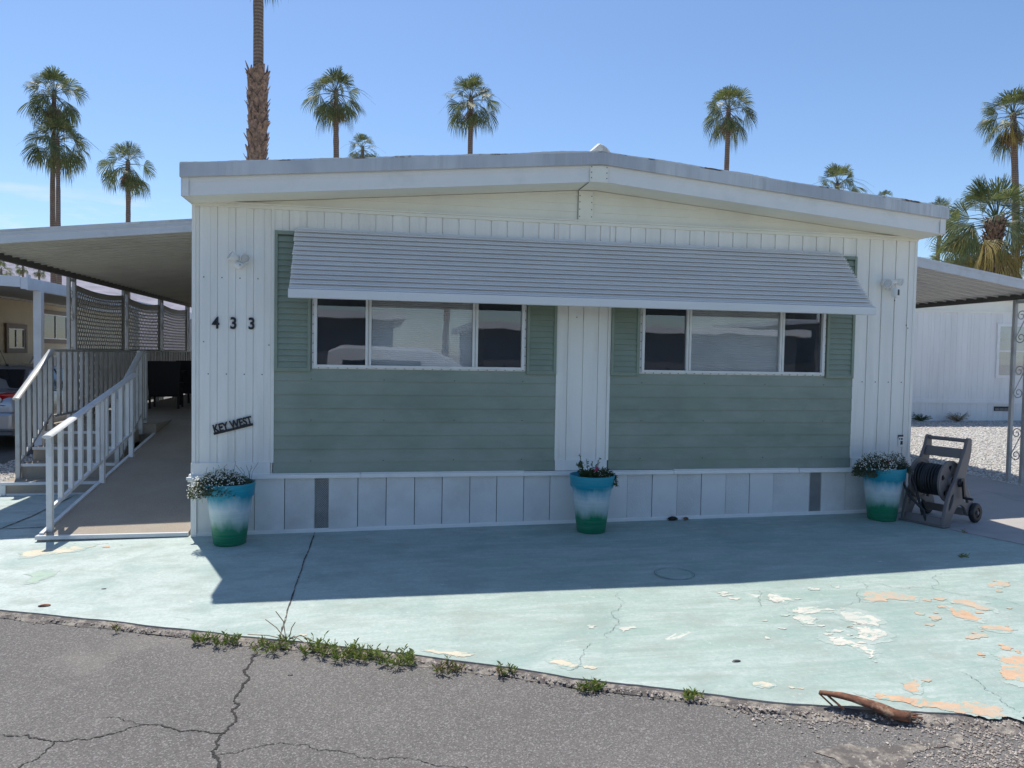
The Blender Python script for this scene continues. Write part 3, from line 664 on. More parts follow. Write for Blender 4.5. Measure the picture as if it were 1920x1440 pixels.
# awning
mb = MB(); NS = 13; y0, z0 = -.05, 2.868; dy, dz = -.0345, -.0455
def awn_sec(k):
    y = y0+dy*k; z = z0+dz*k
    return [(y+.034, z+.012), (y+.031, z-.006), (y-.006, z-.007), (y+.004, z-.0255), (y-.026, z-.0265), (y-.032, z-.0285), (y-.0345, z-.0325), (y-.033, z-.0365), (y-.028, z-.0385), (y+.009, z-.036), (y+.0, z-.010), (y+.034, z-.009), (y+.038, z+.012)]
rnd = random.Random(9)
for k in range(NS):
    xa = .895+rnd.uniform(-.004, .004); xb = 6.385+.075*k/NS+rnd.uniform(-.004, .004); sec = awn_sec(k); n = len(sec); base = len(mb.v); N_ = 24
    for i in range(N_+1):
        x = xa+(xb-xa)*i/N_; wz = .0022*noise.noise(Vector((x*.9, k*3.1, 0)))
        for (yy, zz) in sec: mb.v.append((x, yy, zz+wz))
    for i in range(N_):
        for j in range(n): a = base+i*n+j; b = base+i*n+(j+1) % n; mb.f.append([a, b, b+n, a+n]); mb.m.append(0)
    mb.f.append([base+j for j in range(n)]); mb.f.append([base+N_*n+j for j in range(n)][::-1]); mb.m += [0, 0]
aw = mb.build('awning', M['alu'], home, smooth=35)
mb = MB(); ye = y0+dy*NS; ze = z0+dz*NS
mb.hexa([(.888, ye-.012, ze-.070), (6.468, ye-.012, ze-.070), (6.468, ye+.004, ze-.070), (.888, ye+.004, ze-.070), (.888, ye-.010, ze+.002), (6.468, ye-.010, ze+.002), (6.468, ye+.012, ze+.008), (.888, ye+.012, ze+.008)])
mb.box((.888, ye-.004, ze-.073), (6.468, ye+.03, ze-.0702))
mb.build('valance', M['alu'], aw, bevel=.003)
mb = MB()
for x in (1.0, 2.75, 4.55, 6.3):
    mb = MB(); mb.bar((x, .012, 2.82), (x, ye+.075, ze+.01), .02, .012); mb.bar((x, .0, 2.36), (x, ye+.03, ze+.0), .014, .014); mb.build('support_arm', M['alu_grey'], aw)
# trim under the gable, gable siding, soffit, fascia
mb = MB(); mb.box((0, -.018, 3.032), (W, .02, 3.062)); mb.box((0, -.030, 3.062), (W, .02, 3.078)); mb.build('wall_cap_trim', M['cream'], home, bevel=.003)
mb = MB(); zs = [3.078+.078*i for i in range(5)]
def sof(x): return zt(x)-DROP
sl = (zt(XR)-zt(EL))/(XR-EL); sr = (zt(XR)-zt(ER))/(ER-XR)
for za, zb in zip(zs, zs[1:]):
    xs = []
    for z in (za, zb):
        z = min(z, sof(XR)-.002); xs.append((max(0.0, EL+(z-sof(EL))/sl), min(W, ER-(z-sof(ER))/sr), z))
    (a0, b0, z_0), (a1, b1, z_1) = xs
    if z_1 <= z_0+.001: continue
    zr = za+.026     # lower rib of each board stands out
    mb.hexa([(a0, -.011, z_0), (b0, -.011, z_0), (b0, .02, z_0), (a0, .02, z_0), (a1, .0, z_1), (b1, .0, z_1), (b1, .02, z_1), (a1, .02, z_1)])
mb.box((0, .021, 3.0), (W, .04, 3.1)); mb.add([(0, .04, 3.07), (W, .04, 3.07), (XR, .04, sof(XR)+.1)], [(0, 1, 2)])
mb.build('gable_siding', M['cream'], home)
mb = MB()
for xa, xb in ((EL-.02, XR), (XR, ER+.02)):
    mb.hexa([(xa, -.35, sof(xa)+.004), (xb, -.35, sof(xb)+.004), (xb, .03, sof(xb)+.004), (xa, .03, sof(xa)+.004), (xa, -.35, sof(xa)+.02), (xb, -.35, sof(xb)+.02), (xb, .03, sof(xb)+.02), (xa, .03, sof(xa)+.02)])
mb.build('soffit', M['cream'], home)
def along(mb, ya, yb, d0, d1, xl=EL, xr=ER, mi=0):
    for xa, xb in ((xl, XR), (XR, xr)):
        n = 8
        for i in range(n):
            p, q = xa+(xb-xa)*i/n, xa+(xb-xa)*(i+1)/n
            mb.hexa([(p, ya, zt(p)-d1), (q, ya, zt(q)-d1), (q, yb, zt(q)-d1), (p, yb, zt(p)-d1), (p, ya, zt(p)-d0), (q, ya, zt(q)-d0), (q, yb, zt(q)-d0), (p, yb, zt(p)-d0)], mi)
mb = MB(); along(mb, -.37, -.345, .10, DROP); along(mb, -.378, -.371, .10, .138); along(mb, -.374, -.371, .138, .150)
for x0 in (EL-.003, ER-.049): mb.box((x0, -.384, zt(x0)-DROP-.002), (x0+.052, -.379, zt(x0)-.10)); 
mb.box((EL-.012, -.384, zt(0)-DROP), (EL-.004, 17.5, zt(0)-.11)); mb.box((ER+.004, -.384, zt(W)-DROP), (ER+.012, 17.5, zt(W)-.11))
mb.build('fascia_board', M['trimwhite'], home)
mb = MB(); along(mb, -.415, -.385, .004, .112, -.004, 7.317)
for x in (.52, 2.02, 3.02, 5.3, 6.1): mb.box((x, -.4165, zt(x)-.110), (x+.05, -.4155, zt(x)-.008))
mb.box((-.004, -.385, zt(0)-.112), (-.0005, 17.6, zt(0)-.004)); mb.box((7.312, -.385, zt(7.3)-.112), (7.317, 17.6, zt(7.3)-.004))
mb.build('gravel_stop', M['gravelstop'], home)
mb = MB()
for xa, xb in ((0.0, XR), (XR, 7.311)):
    mb.hexa([(xa, -.384, zt(xa)-.05), (xb, -.384, zt(xb)-.05), (xb, 17.6, zt(xb)-.05), (xa, 17.6, zt(xa)-.05), (xa, -.384, zt(xa)-.004), (xb, -.384, zt(xb)-.004), (xb, 17.6, zt(xb)-.004), (xa, 17.6, zt(xa)-.004)])
rf = mb.build('roof', M['roofcoat'], home)
mb = MB(); rnd = random.Random(21); x = -.003; n = 0; P = []
while x < W+.015: P.append((x, .014+.016*max(0, noise.noise(Vector((x*1.7, 0, 1)))+.4)+.006*rnd.random()*(noise.noise(Vector((x*.9, 5, 1)))+.8))); x += .022
k = len(P); V_ = []
for yy, f in ((-.412, .75), (-.35, 1.0), (-.25, 0)):
    for x, h in P: V_.append((x, yy+.004*rnd.random(), zt(x)-.006+h*f))
mb.add(V_, [(j*k+i, j*k+i+1, (j+1)*k+i+1, (j+1)*k+i) for j in range(2) for i in range(k-1)])
V2 = [(x, -.413, zt(x)-.010) for x, h in P]; b0 = len(mb.v); mb.v += V2
for i in range(k-1): mb.f.append([b0+i, b0+i+1, i+1, i]); mb.m.append(0)
mb.build('roofing_edge', M['rust'], rf)
# ridge cap mound
mb = MB(); prof = [(xx, 3.62+hh) for xx, hh in ((3.44, .0), (3.52, .022), (3.575, .05), (3.615, .085), (3.648, .120), (3.672, .142), (3.70, .130), (3.735, .108), (3.768, .078), (3.79, .04), (3.83, -.01))]
ys = [-.30, -.26, -.2]+[.4+1.0*i for i in range(18)]; n = len(prof); b0 = 0
for j, yy in enumerate(ys):
    for i, (x, z) in enumerate(prof):
        kk = (.80, .94, 1, 1)[min(j, 3)]; zb = zt(x)-.01; nz = noise.noise(Vector((x*14, yy*2.0, 2)))*.012
        mb.v.append((x+nz, yy, zb+(max(z, zb)-zb)*kk+nz*.6))
for j in range(len(ys)-1):
    for i in range(n-1): mb.f.append([j*n+i, j*n+i+1, (j+1)*n+i+1, (j+1)*n+i]); mb.m.append(0)
mb.f.append(list(range(n))); mb.m.append(0)
mb.build('ridge_cap', M['foam'], rf)
# cover plates at the marriage line
mb = MB(); mb.box((3.56, -.386, zt(3.56)-DROP+.0), (3.735, -.3785, zt(3.56)-.115))
mb.box((3.553, -.020, 3.045), (3.70, -.013, sof(3.55)-.004))
mb.add([(3.553, -.02, sof(3.553)-.001), (3.70, -.02, sof(3.7)-.003), (3.735, -.372, sof(3.735)-.003), (3.56, -.372, sof(3.56)-.001), (3.553, -.02, sof(3.553)+.004), (3.70, -.02, sof(3.7)+.004), (3.735, -.372, sof(3.735)+.004), (3.56, -.372, sof(3.56)+.004)], [(0, 1, 2, 3), (4, 7, 6, 5), (0, 4, 5, 1), (1, 5, 6, 2), (2, 6, 7, 3), (3, 7, 4, 0)])
for z in (3.11, 3.18, 3.25, 3.31):
    for x in (3.566, 3.686): mb.box((x-.004, -.023, z-.004), (x+.004, -.019, z+.004), 1)
for z in (3.40, 3.45, 3.50):
    for x in (3.573, 3.72): mb.box((x-.004, -.389, z-.004), (x+.004, -.385, z+.004), 1)
mb.box((3.549, -.0205, 3.06), (3.5525, -.012, sof(3.55)-.006), 1)
mb.bar((3.551, -.03, sof(3.55)-.001), (3.556, -.35, sof(3.556)-.001), .005, .004, mi=1)
mb.build('cover_plate', [M['cream'], M['screw']], home)
# screws in the white siding rows
mb = MB()
for x, z in [(.06+.1553*i+.08, 1.53) for i in range(4)]+[(.10+.1553*i, 2.40) for i in range(4)]+[(.10, 1.82), (.665, 1.80)]+[(6.70+.1553*i, 1.53) for i in range(4)]+[(6.72, 2.42), (7.05, 2.40), (7.2, 2.14), (7.22, 2.11), (3.565, 2.13)]:
    mb = MB(); mb.box((x-.0045, -.003, z-.0045), (x+.0045, .001, z+.0045)); mb.build('screw', M['screw'], home)
# skirting
X = [.045, .28, .545, .81, 1.079, 1.208]+[1.473+.265*i for i in range(17)]+[6.131, 6.263, 6.54, 6.80, 7.07, 7.255]
X = [v for i, v in enumerate(X) if not (5.86 < v < 6.12)]
tog = 0; rnd = random.Random(4)
mb = MB(); mb.box((.04, .0205, .03), (7.26, .0295, .575)); mb.build('skirting_backing', M['interior'], home)
for a, b in zip(X, X[1:]):
    zb = G((a+b)/2, 0)
    if abs(b-a-.1305) < .006: 
        vm = MB(); vm.box((a, .012, G(a, 0)+.02), (b, .02, .572)); va = vm.build('vent_grille', M['blackmetal'], home)
        vm = MB(); s_ = .0165; q = 0
        zz0, zz1 = G(a, 0)+.03, .57
        c = zz0-(b-a)
        while c < zz1:
            for sgn in (1, -1):
                p0, p1 = (a, c) if sgn == 1 else (b, c), (b, c+(b-a)) if sgn == 1 else (a, c+(b-a))
                # clip to the opening
                (xa_, za_), (xb_, zb_) = p0, p1
                def at(z): return xa_+(xb_-xa_)*(z-za_)/(zb_-za_)
                zl, zh = max(za_, zz0), min(zb_, zz1)
                if zh-zl > .01: vm.bar((at(zl), .008, zl), (at(zh), .008, zh), .0045, .002, up=(0, 1, 0))
            c += s_
        vm.box((a-.004, .0, zz0-.01), (a+.004, .012, zz1)); vm.box((b-.004, .0, zz0-.01), (b+.004, .012, zz1))
        vm.build('grille_mesh', M['alu_grey'], va); tog = 0; continue
    mb = MB(); pz = rnd.uniform(-.0015, .0015)
    if tog % 2 == 0: mb.box((a+.002, -.006+pz, zb-.02), (b-.002, .02, .572)); mb.build('skirting_panel', M['skirt'], home, bevel=.0015)
    else: mb.box((a+.004, .002+pz, zb-.02), (b-.004, .02, .572)); mb.build('stucco_panel', M['stucco'], home)
    tog += 1
mb = MB()
def slope_strip(mb, a, b, y0, y1, h0, h1): mb.hexa([(a, y0, G(a, 0)+h0), (b, y0, G(b, 0)+h0), (b, y1, G(b, 0)+h0), (a, y1, G(a, 0)+h0), (a, y0, G(a, 0)+h1), (b, y0, G(b, 0)+h1), (b, y1, G(b, 0)+h1), (a, y1, G(a, 0)+h1)])
slope_strip(mb, 0, W, -.014, .0, -.01, .026); slope_strip(mb, 0, W, -.007, .02, -.01, .034)
mb.box((-.004, -.02, .04), (.045, .03, .573)); mb.box((7.255, -.02, .12), (W+.004, .03, .573)); mb.box((0, .03, .03), (W, .06, .62)); mb.box((0, .06, .0), (.03, 17.5, .62)); mb.box((W-.03, .06, .0), (W, 17.5, .62))
mb.build('skirting_trim', M['trimwhite'], home)
mb = MB()
for a, b, o in ((-.02, 1.5, 0), (1.502, 3.06, .002), (3.05, 4.6, -.004), (4.602, 5.98, .001), (5.985, W+.02, -.002)):
    mb.box((a, -.040+o, .575), (b, .03, .612+o)); mb.box((a, -.030+o, .6125+o), (b, .03, .622+o))
mb.box((-.035, -.06, .575), (.03, -.0405, .6)); mb.box((-.025, -.05, .555), (.03, -.0405, .5745))
mb.build('water_table_ledge', M['trimwhite'], home, bevel=.004)
# meter-service sticker and tap stub
mb = MB(); mb.box((7.155, -.004, .835), (7.215, -.001, .945)); mb.box((7.150, -.003, .93), (7.213, -.0012, .965), 1); mb.box((7.18, -.0050, .86), (7.207, -.0041, .90), 1); mb.box((7.162, -.0050, .915), (7.176, -.0041, .93), 1); mb.box((7.185, -.0050, .912), (7.205, -.0041, .932), 1)
mb.build('inspection_label', [M['trimwhite'], M['screw']], home)

# ------------------------------------------------------------------ wall-mounted things
def text_mesh(name, body, size, mat, parent, M_, extrude=.004, bold=.0):
    cu = bpy.data.curves.new(name, 'FONT'); cu.body = body; cu.size = size; cu.extrude = extrude; cu.offset = bold; cu.align_x = 'LEFT'
    tmp = bpy.data.objects.new(name+'_c', cu); COL.objects.link(tmp)
    dg = bpy.context.evaluated_depsgraph_get(); me = bpy.data.meshes.new_from_object(tmp.evaluated_get(dg))
    bpy.data.objects.remove(tmp); me.transform(M_); me.materials.clear(); me.materials.append(mat); me.name = name
    o = bpy.data.objects.new(name, me); COL.objects.link(o)
    if parent is not None: o.parent = parent
    return o
FACE = Matrix(((1, 0, 0, 0), (0, 0, -1, 0), (0, 1, 0, 0), (0, 0, 0, 1)))
for ch, x, lab in (('4', .173, 'black metal house number four, leftmost of the three digits on the white wall'),
                   ('3', .325, 'black metal house number three, in the middle of the three digits'),
                   ('3', .482, 'black metal house number three, rightmost digit nearest the sage shutter')):
    o = text_mesh('house_number', ch, .146, M['blackmetal'], None, Matrix.Scale(.86, 4, (1, 0, 0)) @ FACE, .005, .0035)
    o.location = (x, -.007, 1.943); tag(o, lab, 'house number', 'black house numbers on the left wall')
t = thing('name_sign', 'black cut-out metal sign with raised capitals, slanting up to the right on the white wall', 'sign', (.193, -.012, .981))
RS = FACE @ Matrix.Rotation(R(14.5), 4, 'Z')
text_mesh('lettering', 'KEY WEST', .104, M['blackmetal'], t, RS @ Matrix.Translation((.004, .013, 0)) @ Matrix.Scale(.715, 4, (1, 0, 0)), .005, .003)
mb = MB(); mb.box((0, -.004, -.006), (.350, .018, .006)); mb.xf(RS); mb.build('bar', M['blackmetal'], t)

def floodlight(t, cam=False):
    w_ = M['trimwhite']
    mb = MB(); mb.lathe((0, -.012, 0), [(0, -.02), (.045, -.02), (.055, -.010), (.055, .012)], 24, axis='y'); mb.build('mounting_plate', w_, t, smooth=True)
    def head(c, d, r, ln):
        c = Vector(c); d = Vector(d).normalized(); b = MB()
        b.lathe((0, 0, 0), [(0, -ln), (r*.45, -ln*.97), (r*.72, -ln*.7), (r*.9, -ln*.3), (r, 0), (r*.93, .004), (r*.88, .0), (r*.82, -.006), (0, -.008)], 24)
        b.xf(Matrix.Translation(c) @ d.to_track_quat('Z', 'Y').to_matrix().to_4x4()); b.build('lamp_head', w_, t, smooth=True)
        b = MB(); b.lathe((0, 0, 0), [(r*.80, -.004), (r*.5, .003), (0, .006)], 20); b.xf(Matrix.Translation(c) @ d.to_track_quat('Z', 'Y').to_matrix().to_4x4()); b.build('lens', M['lens'], t, smooth=True)
    b = MB()
    if not cam:
        head((-.075, -.085, .045), (-.75, -.5, .35), .042, .085); head((.058, -.10, .018), (.22, -.8, -.35), .044, .09)
        b.tube([(0, -.03, 0), (-.03, -.06, .02), (-.045, -.075, .03)], .014); b.tube([(0, -.03, 0), (.02, -.05, .01), (.045, -.07, .02)], .014); b.build('arm', w_, t, smooth=True)
        b = MB(); b.lathe((0, 0, 0), [(0, -.035), (.02, -.033), (.036, -.02), (.045, .0), (.04, .018), (0, .028)], 20); b.xf(Matrix.Translation((.0, -.065, -.038)) @ Matrix.Rotation(R(25), 4, 'X')); b.build('motion_sensor', w_, t, smooth=True)
        b = MB(); b.lathe((.012, -.104, -.045), [(0, 0), (.006, 0), (.006, .006), (0, .007)], 10); b.build('sensor_eye', M['blackmetal'], t)
    else:
        head((-.085, -.095, .01), (-.12, -.9, -.1), .050, .09); head((.085, -.09, .03), (.45, -.8, -.2), .040, .08)
        b.tube([(-.05, -.05, .02), (0, -.06, .035), (.06, -.06, .035)], .020); b.tube([(0, -.03, .0), (0, -.06, .03)], .024); b.build('arm', w_, t, smooth=True)
        b = MB(); n = 16; P = []
        for z, sx, sy in ((-.075, .022, .02), (-.07, .030, .03), (-.04, .034, .036), (.02, .034, .036), (.03, .028, .03)):
            P += [(sx*math.copysign(abs(math.cos(a))**.5, math.cos(a)), sy*math.copysign(abs(math.sin(a))**.6, math.sin(a)), z) for a in [2*math.pi*i/n for i in range(n)]]
        b.add(P, [(j*n+i, j*n+(i+1) % n, (j+1)*n+(i+1) % n, (j+1)*n+i) for j in range(4) for i in range(n)]+[tuple(range(n))[::-1], tuple(range(4*n, 5*n))])
        b.xf(Matrix.Translation((.012, -.085, -.055)) @ Matrix.Rotation(R(28), 4, 'Z')); b.build('camera_body', w_, t, smooth=True)
        b = MB(); b.box((-.016, -.0405, -.055), (.016, -.034, .005)); b.xf(Matrix.Translation((.012, -.085, -.055)) @ Matrix.Rotation(R(28), 4, 'Z')); b.build('camera_window', M['blackmetal'], t, bevel=.002)
M['lens'] = simple('frosted_lamp_lens', (.55, .56, .55), .15)
t = thing('floodlight', 'white twin-head motion floodlight on the left wall above the house numbers', 'floodlight', (.415, 0, 2.55)); floodlight(t)
t = thing('floodlight', 'white twin-head floodlight with black-fronted camera on the right wall beside the awning', 'floodlight', (6.975, 0, 2.555)); floodlight(t, True)

# ------------------------------------------------------------------ carports
def pan_roof(x0, z0, x1, z1, ya, yb, parent, mat, sh=0):
    mb = MB(); P = []; y = ya; 
    while y < yb:
        P += [(y, 0), (y+.118, 0), (y+.123, -.022), (y+.137, -.022), (y+.142, .045), (y+.178, .045), (y+.184, 0)] ; y += .19
    P = [(a, b) for a, b in P]
    n = len(P)
    for x, z in ((x0, z0), (x1, z1)):
        for a, b in P: mb.v.append((x, a+sh*x, z+b))
        for a, b in P: mb.v.append((x, a+sh*x, z+b+.004))
    m = 2*n
    for i in range(n-1):
        mb.f += [[i, i+1, m+i+1, m+i], [n+i, m+n+i, m+n+i+1, n+i+1], [i, n+i, n+i+1, i+1], [m+i, m+i+1, m+n+i+1, m+n+i]]; mb.m += [0]*4
    return mb.build('roof_panel', mat, parent)
def scroll(mb, c, h, w, flip=1):
    """S scroll of flat iron in the y-z plane"""
    cx, cy, cz = c; pts = []
    def spiral(oy, oz, r0, r1, a0, a1, n):
        for i in range(n+1):
            f = i/n; r = r0+(r1-r0)*f; a = a0+(a1-a0)*f; pts.append((cx, cy+flip*(oy+r*math.cos(a)), cz+oz+r*math.sin(a)))
    r = w*.46
    spiral(-.004, h/2-r, r*.14, r, R(-360), R(-360-270+720-180-90), 1) if False else None
    for i in range(25):
        f = i/24; a = R(-300+ 480*f); rr = r*(.22+.78*f); pts.append((cx, cy+flip*(rr*math.cos(a)), cz+h/2-r+rr*math.sin(a)))
    e = pts[-1]
    low = []
    for i in range(25):
        f = i/24; a = R(-120+480*f-180); rr = r*(.22+.78*f); low.append((cx, cy-flip*(rr*math.cos(R(-300+480*f))), cz-h/2+r-rr*math.sin(R(-300+480*f))))
    low = low[::-1]
    mb.tube(pts+low, .0065, 6)
def post_pair(parent, x, ya, yb, z0, z1, mat, wd=.045):
    mb = MB()
    for y in (ya, yb): mb.box((x-wd/2, y-wd/2, z0), (x+wd/2, y+wd/2, z1))
    mb.box((x-wd/2+.004, ya, z1-.05), (x+wd/2-.004, yb, z1-.01))
    p = mb.build('post', mat, parent, bevel=.003)
    H = .44
    for f in (.22, .56, .86): mb = MB(); scroll(mb, (x, (ya+yb)/2, z0+(z1-z0)*f-.02), H, abs(yb-ya)-wd); mb.build('scroll', mat, p, smooth=True)

cl = thing('carport', 'beige ribbed carport roof over the porch, with scroll posts and lattice screens', 'carport', (-2.66, 1.4, G(-2.66, 1.4)))
def L(mb, t): return local(mb, t)
def bl(mb, name, mat, t, **k): local(mb, t); return mb.build(name, mat, t, **k)
M['pan'] = simple('beige_roof_pan', (.52, .50, .43), .5, var=.06, vscale=2, dirt=(.40, .38, .33), dscale=1.2)
def zl(x): return 3.173+.132*x
def pan_local(x0, z0, x1, z1, ya, yb, t, mat, sh=0):
    o = pan_roof(x0, z0, x1, z1, ya, yb, None, mat, sh); o.parent = t; o.matrix_parent_inverse = Matrix.Identity(4)
    o.data.transform((Matrix.Translation(t.location) @ Matrix.Rotation(t.rotation_euler.z, 4, 'Z')).inverted()); return o
pan_local(-.004, zl(0), -2.70, zl(-2.70), 1.735, 15.9, cl, M['pan'], .118)
mb = MB(); 
for dz0, dz1, yy in ((-.075, .045, 1.385), (.004, .012, 1.378), (-.070, -.045, 1.380)):
    yl, yr = yy, yy+.324; mb.hexa([(-2.75, yl, zl(-2.75)+dz0), (-.003, yr, zl(0)+dz0), (-.003, 1.418+.324, zl(0)+dz0), (-2.75, 1.418, zl(-2.75)+dz0), (-2.75, yl, zl(-2.75)+dz1), (-.003, yr, zl(0)+dz1), (-.003, 1.418+.324, zl(0)+dz1), (-2.75, 1.418, zl(-2.75)+dz1)])
bl(mb, 'fascia', M['alu_white'], cl)
mb = MB(); mb.hexa([(-2.75, 1.376, zl(-2.75)+.041), (-.003, 1.70, zl(0)+.041), (-.003, 1.742, zl(0)+.0455), (-2.75, 1.418, zl(-2.75)+.0455), (-2.75, 1.376, zl(-2.75)+.066), (-.003, 1.70, zl(0)+.066), (-.003, 1.742, zl(0)+.066), (-2.75, 1.418, zl(-2.75)+.066)]); bl(mb, 'drip_edge', M['gravelstop'], cl)
mb = MB(); mb.box((-2.69, 1.42, 2.745), (-2.63, 15.8, zl(-2.66)-.003)); bl(mb, 'side_beam', M['beam'], cl)
mb = MB(); mb.box((-.05, 1.75, zl(0)-.09), (-.004, 15.8, zl(0)-.008)); bl(mb, 'wall_ledger', M['pan'], cl)
def lpair(t, x, ya, yb, z0, z1, mat):
    s0 = set(COL.objects); post_pair(t, x, ya, yb, z0, z1, mat)
    T = (Matrix.Translation(t.location)).inverted()
    for o in COL.objects:
        if o not in s0: o.data.transform(T)
for ya, yb in ((4.40, 4.60), (6.70, 6.90), (8.84, 9.04), (10.98, 11.18)): lpair(cl, -2.66, ya, yb, .08, 2.74, M['alu_grey'])
def lattice(ya, yb, z0, z1, x=-2.66):
    mb = MB(); py, pz_ = .088, .062; ny = int((yb-ya-.03)/py); nz = int((z1-z0)/pz_)
    oy = (yb-ya-ny*py)/2
    for j in range(nz):
        for i in range(ny):
            off = (j % 2)*py/2
            y = ya+oy+i*py+off*.98; z = z0+j*pz_
            if y+py > yb: continue
            o = [(y, z), (y+py, z), (y+py, z+pz_/2), (y+py, z+pz_), (y, z+pz_), (y, z+pz_/2)]
            c = (y+py/2, z+pz_/2); a, b = py*.34, pz_*.38
            h = [(c[0]-a*.55, c[1]-b), (c[0]+a*.55, c[1]-b), (c[0]+a, c[1]), (c[0]+a*.55, c[1]+b), (c[0]-a*.55, c[1]+b), (c[0]-a, c[1])]
            n = len(mb.v)
            for xx in (x-.004, x+.004):
                for q in o+h: mb.v.append((xx, q[0], q[1]-.05*math.sin(math.pi*(q[0]-ya)/(yb-ya))*max(0, (q[1]-z1+.7)/.7)))
            for k in range(6):
                k2 = (k+1) % 6
                mb.f += [[n+k, n+k2, n+6+k2, n+6+k], [n+12+k, n+12+6+k, n+12+6+k2, n+12+k2], [n+6+k, n+6+k2, n+18+k2, n+18+k]]; mb.m += [0]*3
    # closed top band that sags a little
    N_ = 16
    for i in range(N_):
        y0_, y1_ = ya+(yb-ya)*i/N_, ya+(yb-ya)*(i+1)/N_; s0_, s1_ = [-.05*math.sin(math.pi*(q-ya)/(yb-ya)) for q in (y0_, y1_)]
        mb.hexa([(x-.006, y0_, z1-.05+s0_), (x+.006, y0_, z1-.05+s0_), (x+.006, y1_, z1-.05+s1_), (x-.006, y1_, z1-.05+s1_), (x-.006, y0_, z1+.035+s0_), (x+.006, y0_, z1+.035+s0_), (x+.006, y1_, z1+.035+s1_), (x-.006, y1_, z1+.035+s1_)])
    mb.box((x-.008, ya, z0-.03), (x+.008, yb, z0)); mb.box((x-.007, ya, 1.56), (x+.007, yb, 1.60))
    for yy in (ya, yb-.05): mb.box((x-.0075, yy, z0), (x+.0075, yy+.05, z1-.05))
    bl(mb, 'lattice_screen', M['taupe'], cl, fix=False)
lattice(4.63, 6.67, .80, 2.62); lattice(6.93, 8.81, .80, 2.60); lattice(9.07, 10.95, .80, 2.62)

# right carport
def zr(x): return 3.11-.148*(x-7.3)
cr_ = thing('carport', 'white-edged ribbed metal carport roof joined to the right side of the home', 'carport', (10.04, .9, G(10.04, .9)))
M['pan_light'] = simple('pale_roof_pan', (.60, .59, .56), .5, var=.05, vscale=2)
pan_local(7.305, zr(7.3)-.03, 10.16, zr(10.16)-.03, .92, 15.0, cr_, M['pan_light'])
mb = MB()
for dz0, dz1, yy in ((-.105, .012, .885), (-.02, .008, .878)):
    mb.hexa([(7.304, yy, zr(7.3)+dz0), (10.3, yy, zr(10.3)+dz0), (10.3, .918, zr(10.3)+dz0), (7.304, .918, zr(7.3)+dz0), (7.304, yy, zr(7.3)+dz1), (10.3, yy, zr(10.3)+dz1), (10.3, .918, zr(10.3)+dz1), (7.304, .918, zr(7.3)+dz1)])
bl(mb, 'fascia', M['alu_white'], cr_)
mb = MB(); mb.box((10.01, .925, 2.605), (10.07, 14.9, 2.672)); bl(mb, 'side_beam', M['beam'], cr_)
lpair(cr_, 10.04, 1.335, 1.545, G(10, 1.4)-.02, 2.605, M['alu_grey'])
mb = MB(); mb.box((9.99, 1.20, .42), (10.06, 1.27, 2.62)); mb.box((9.99, 1.13, .36), (10.06, 1.25, .4195)); bl(mb, 'downspout', M['alu_white'], cr_, bevel=.004)
lpair(cr_, 10.04, 6.9, 7.1, G(10, 7)-.02, 2.605, M['alu_grey']); lpair(cr_, 10.04, 12, 12.2, G(10, 12)-.02, 2.605, M['alu_grey'])

# ------------------------------------------------------------------ porch with ramp and steps
po = thing('porch', 'brown carpeted porch with ramp, steps and pale metal railings beside the home', 'porch', (-1.3, 0, G(-1.3, 0)))
mb = MB(); mb.box((-2.56, 3.42, .62), (-1.24, 4.2, .75)); mb.box((-2.56, 4.2005, .62), (-.02, 13.8, .75)); mb.box((-2.52, 3.46, .06), (-1.26, 4.2, .6195)); mb.box((-2.52, 4.2, .06), (-.02, 13.8, .6195)); bl(mb, 'deck', M['carpet'], po)
def rz_(y): return .088+.1575*y
mb = MB()
mb.hexa([(-1.235, .02, .03), (-.03, .02, .045), (-.03, 4.2, .07), (-1.235, 4.2, .07), (-1.235, .02, rz_(.02)), (-.03, .02, rz_(.02)), (-.03, 4.2, .752), (-1.235, 4.2, .752)])
rmp = bl(mb, 'ramp', M['carpet'], po)
mb = MB(); mb.box((-1.29, -.015, rz_(0)-.030), (-.03, .045, rz_(0)+.003)); mb.bar((-1.255, .03, rz_(.03)-.005), (-1.255, 3.4, rz_(3.4)-.005), .035, .045); bl(mb, 'metal_edge', M['alu_white'], rmp)
mb = MB(); mb.box((-1.28, .0, .032), (-.03, .016, rz_(0)-.0305)); bl(mb, 'carpet_edge', M['carpet'], rmp)
st = [(2.20, .05, .20), (2.50, .20, .37), (2.80, .37, .53), (3.12, .53, .69)]
for i, (y, zb, ztp) in enumerate(st):
    xl_ = -2.56 if i == 0 else -2.47
    mb = MB(); mb.box((xl_, y+.012, .04 if i == 0 else zb-.1), (-1.44+.0, 3.42, ztp-.032)); mb.box((xl_, y+.03, ztp-.0318), (-1.44, 3.42, ztp-.002)); s = bl(mb, 'step', M['carpet'], po)
    mb = MB(); mb.box((xl_-.005, y-.004, ztp-.032), (-1.435, y+.035, ztp)); 
    if i == 0: mb.box((xl_+.06, y-.003, .045), (-1.435, y+.010, .072)); mb.box((xl_-.008, y-.006, .05), (xl_+.055, y+.010, ztp-.034))
    bl(mb, 'nosing', M['alu_white'], s)
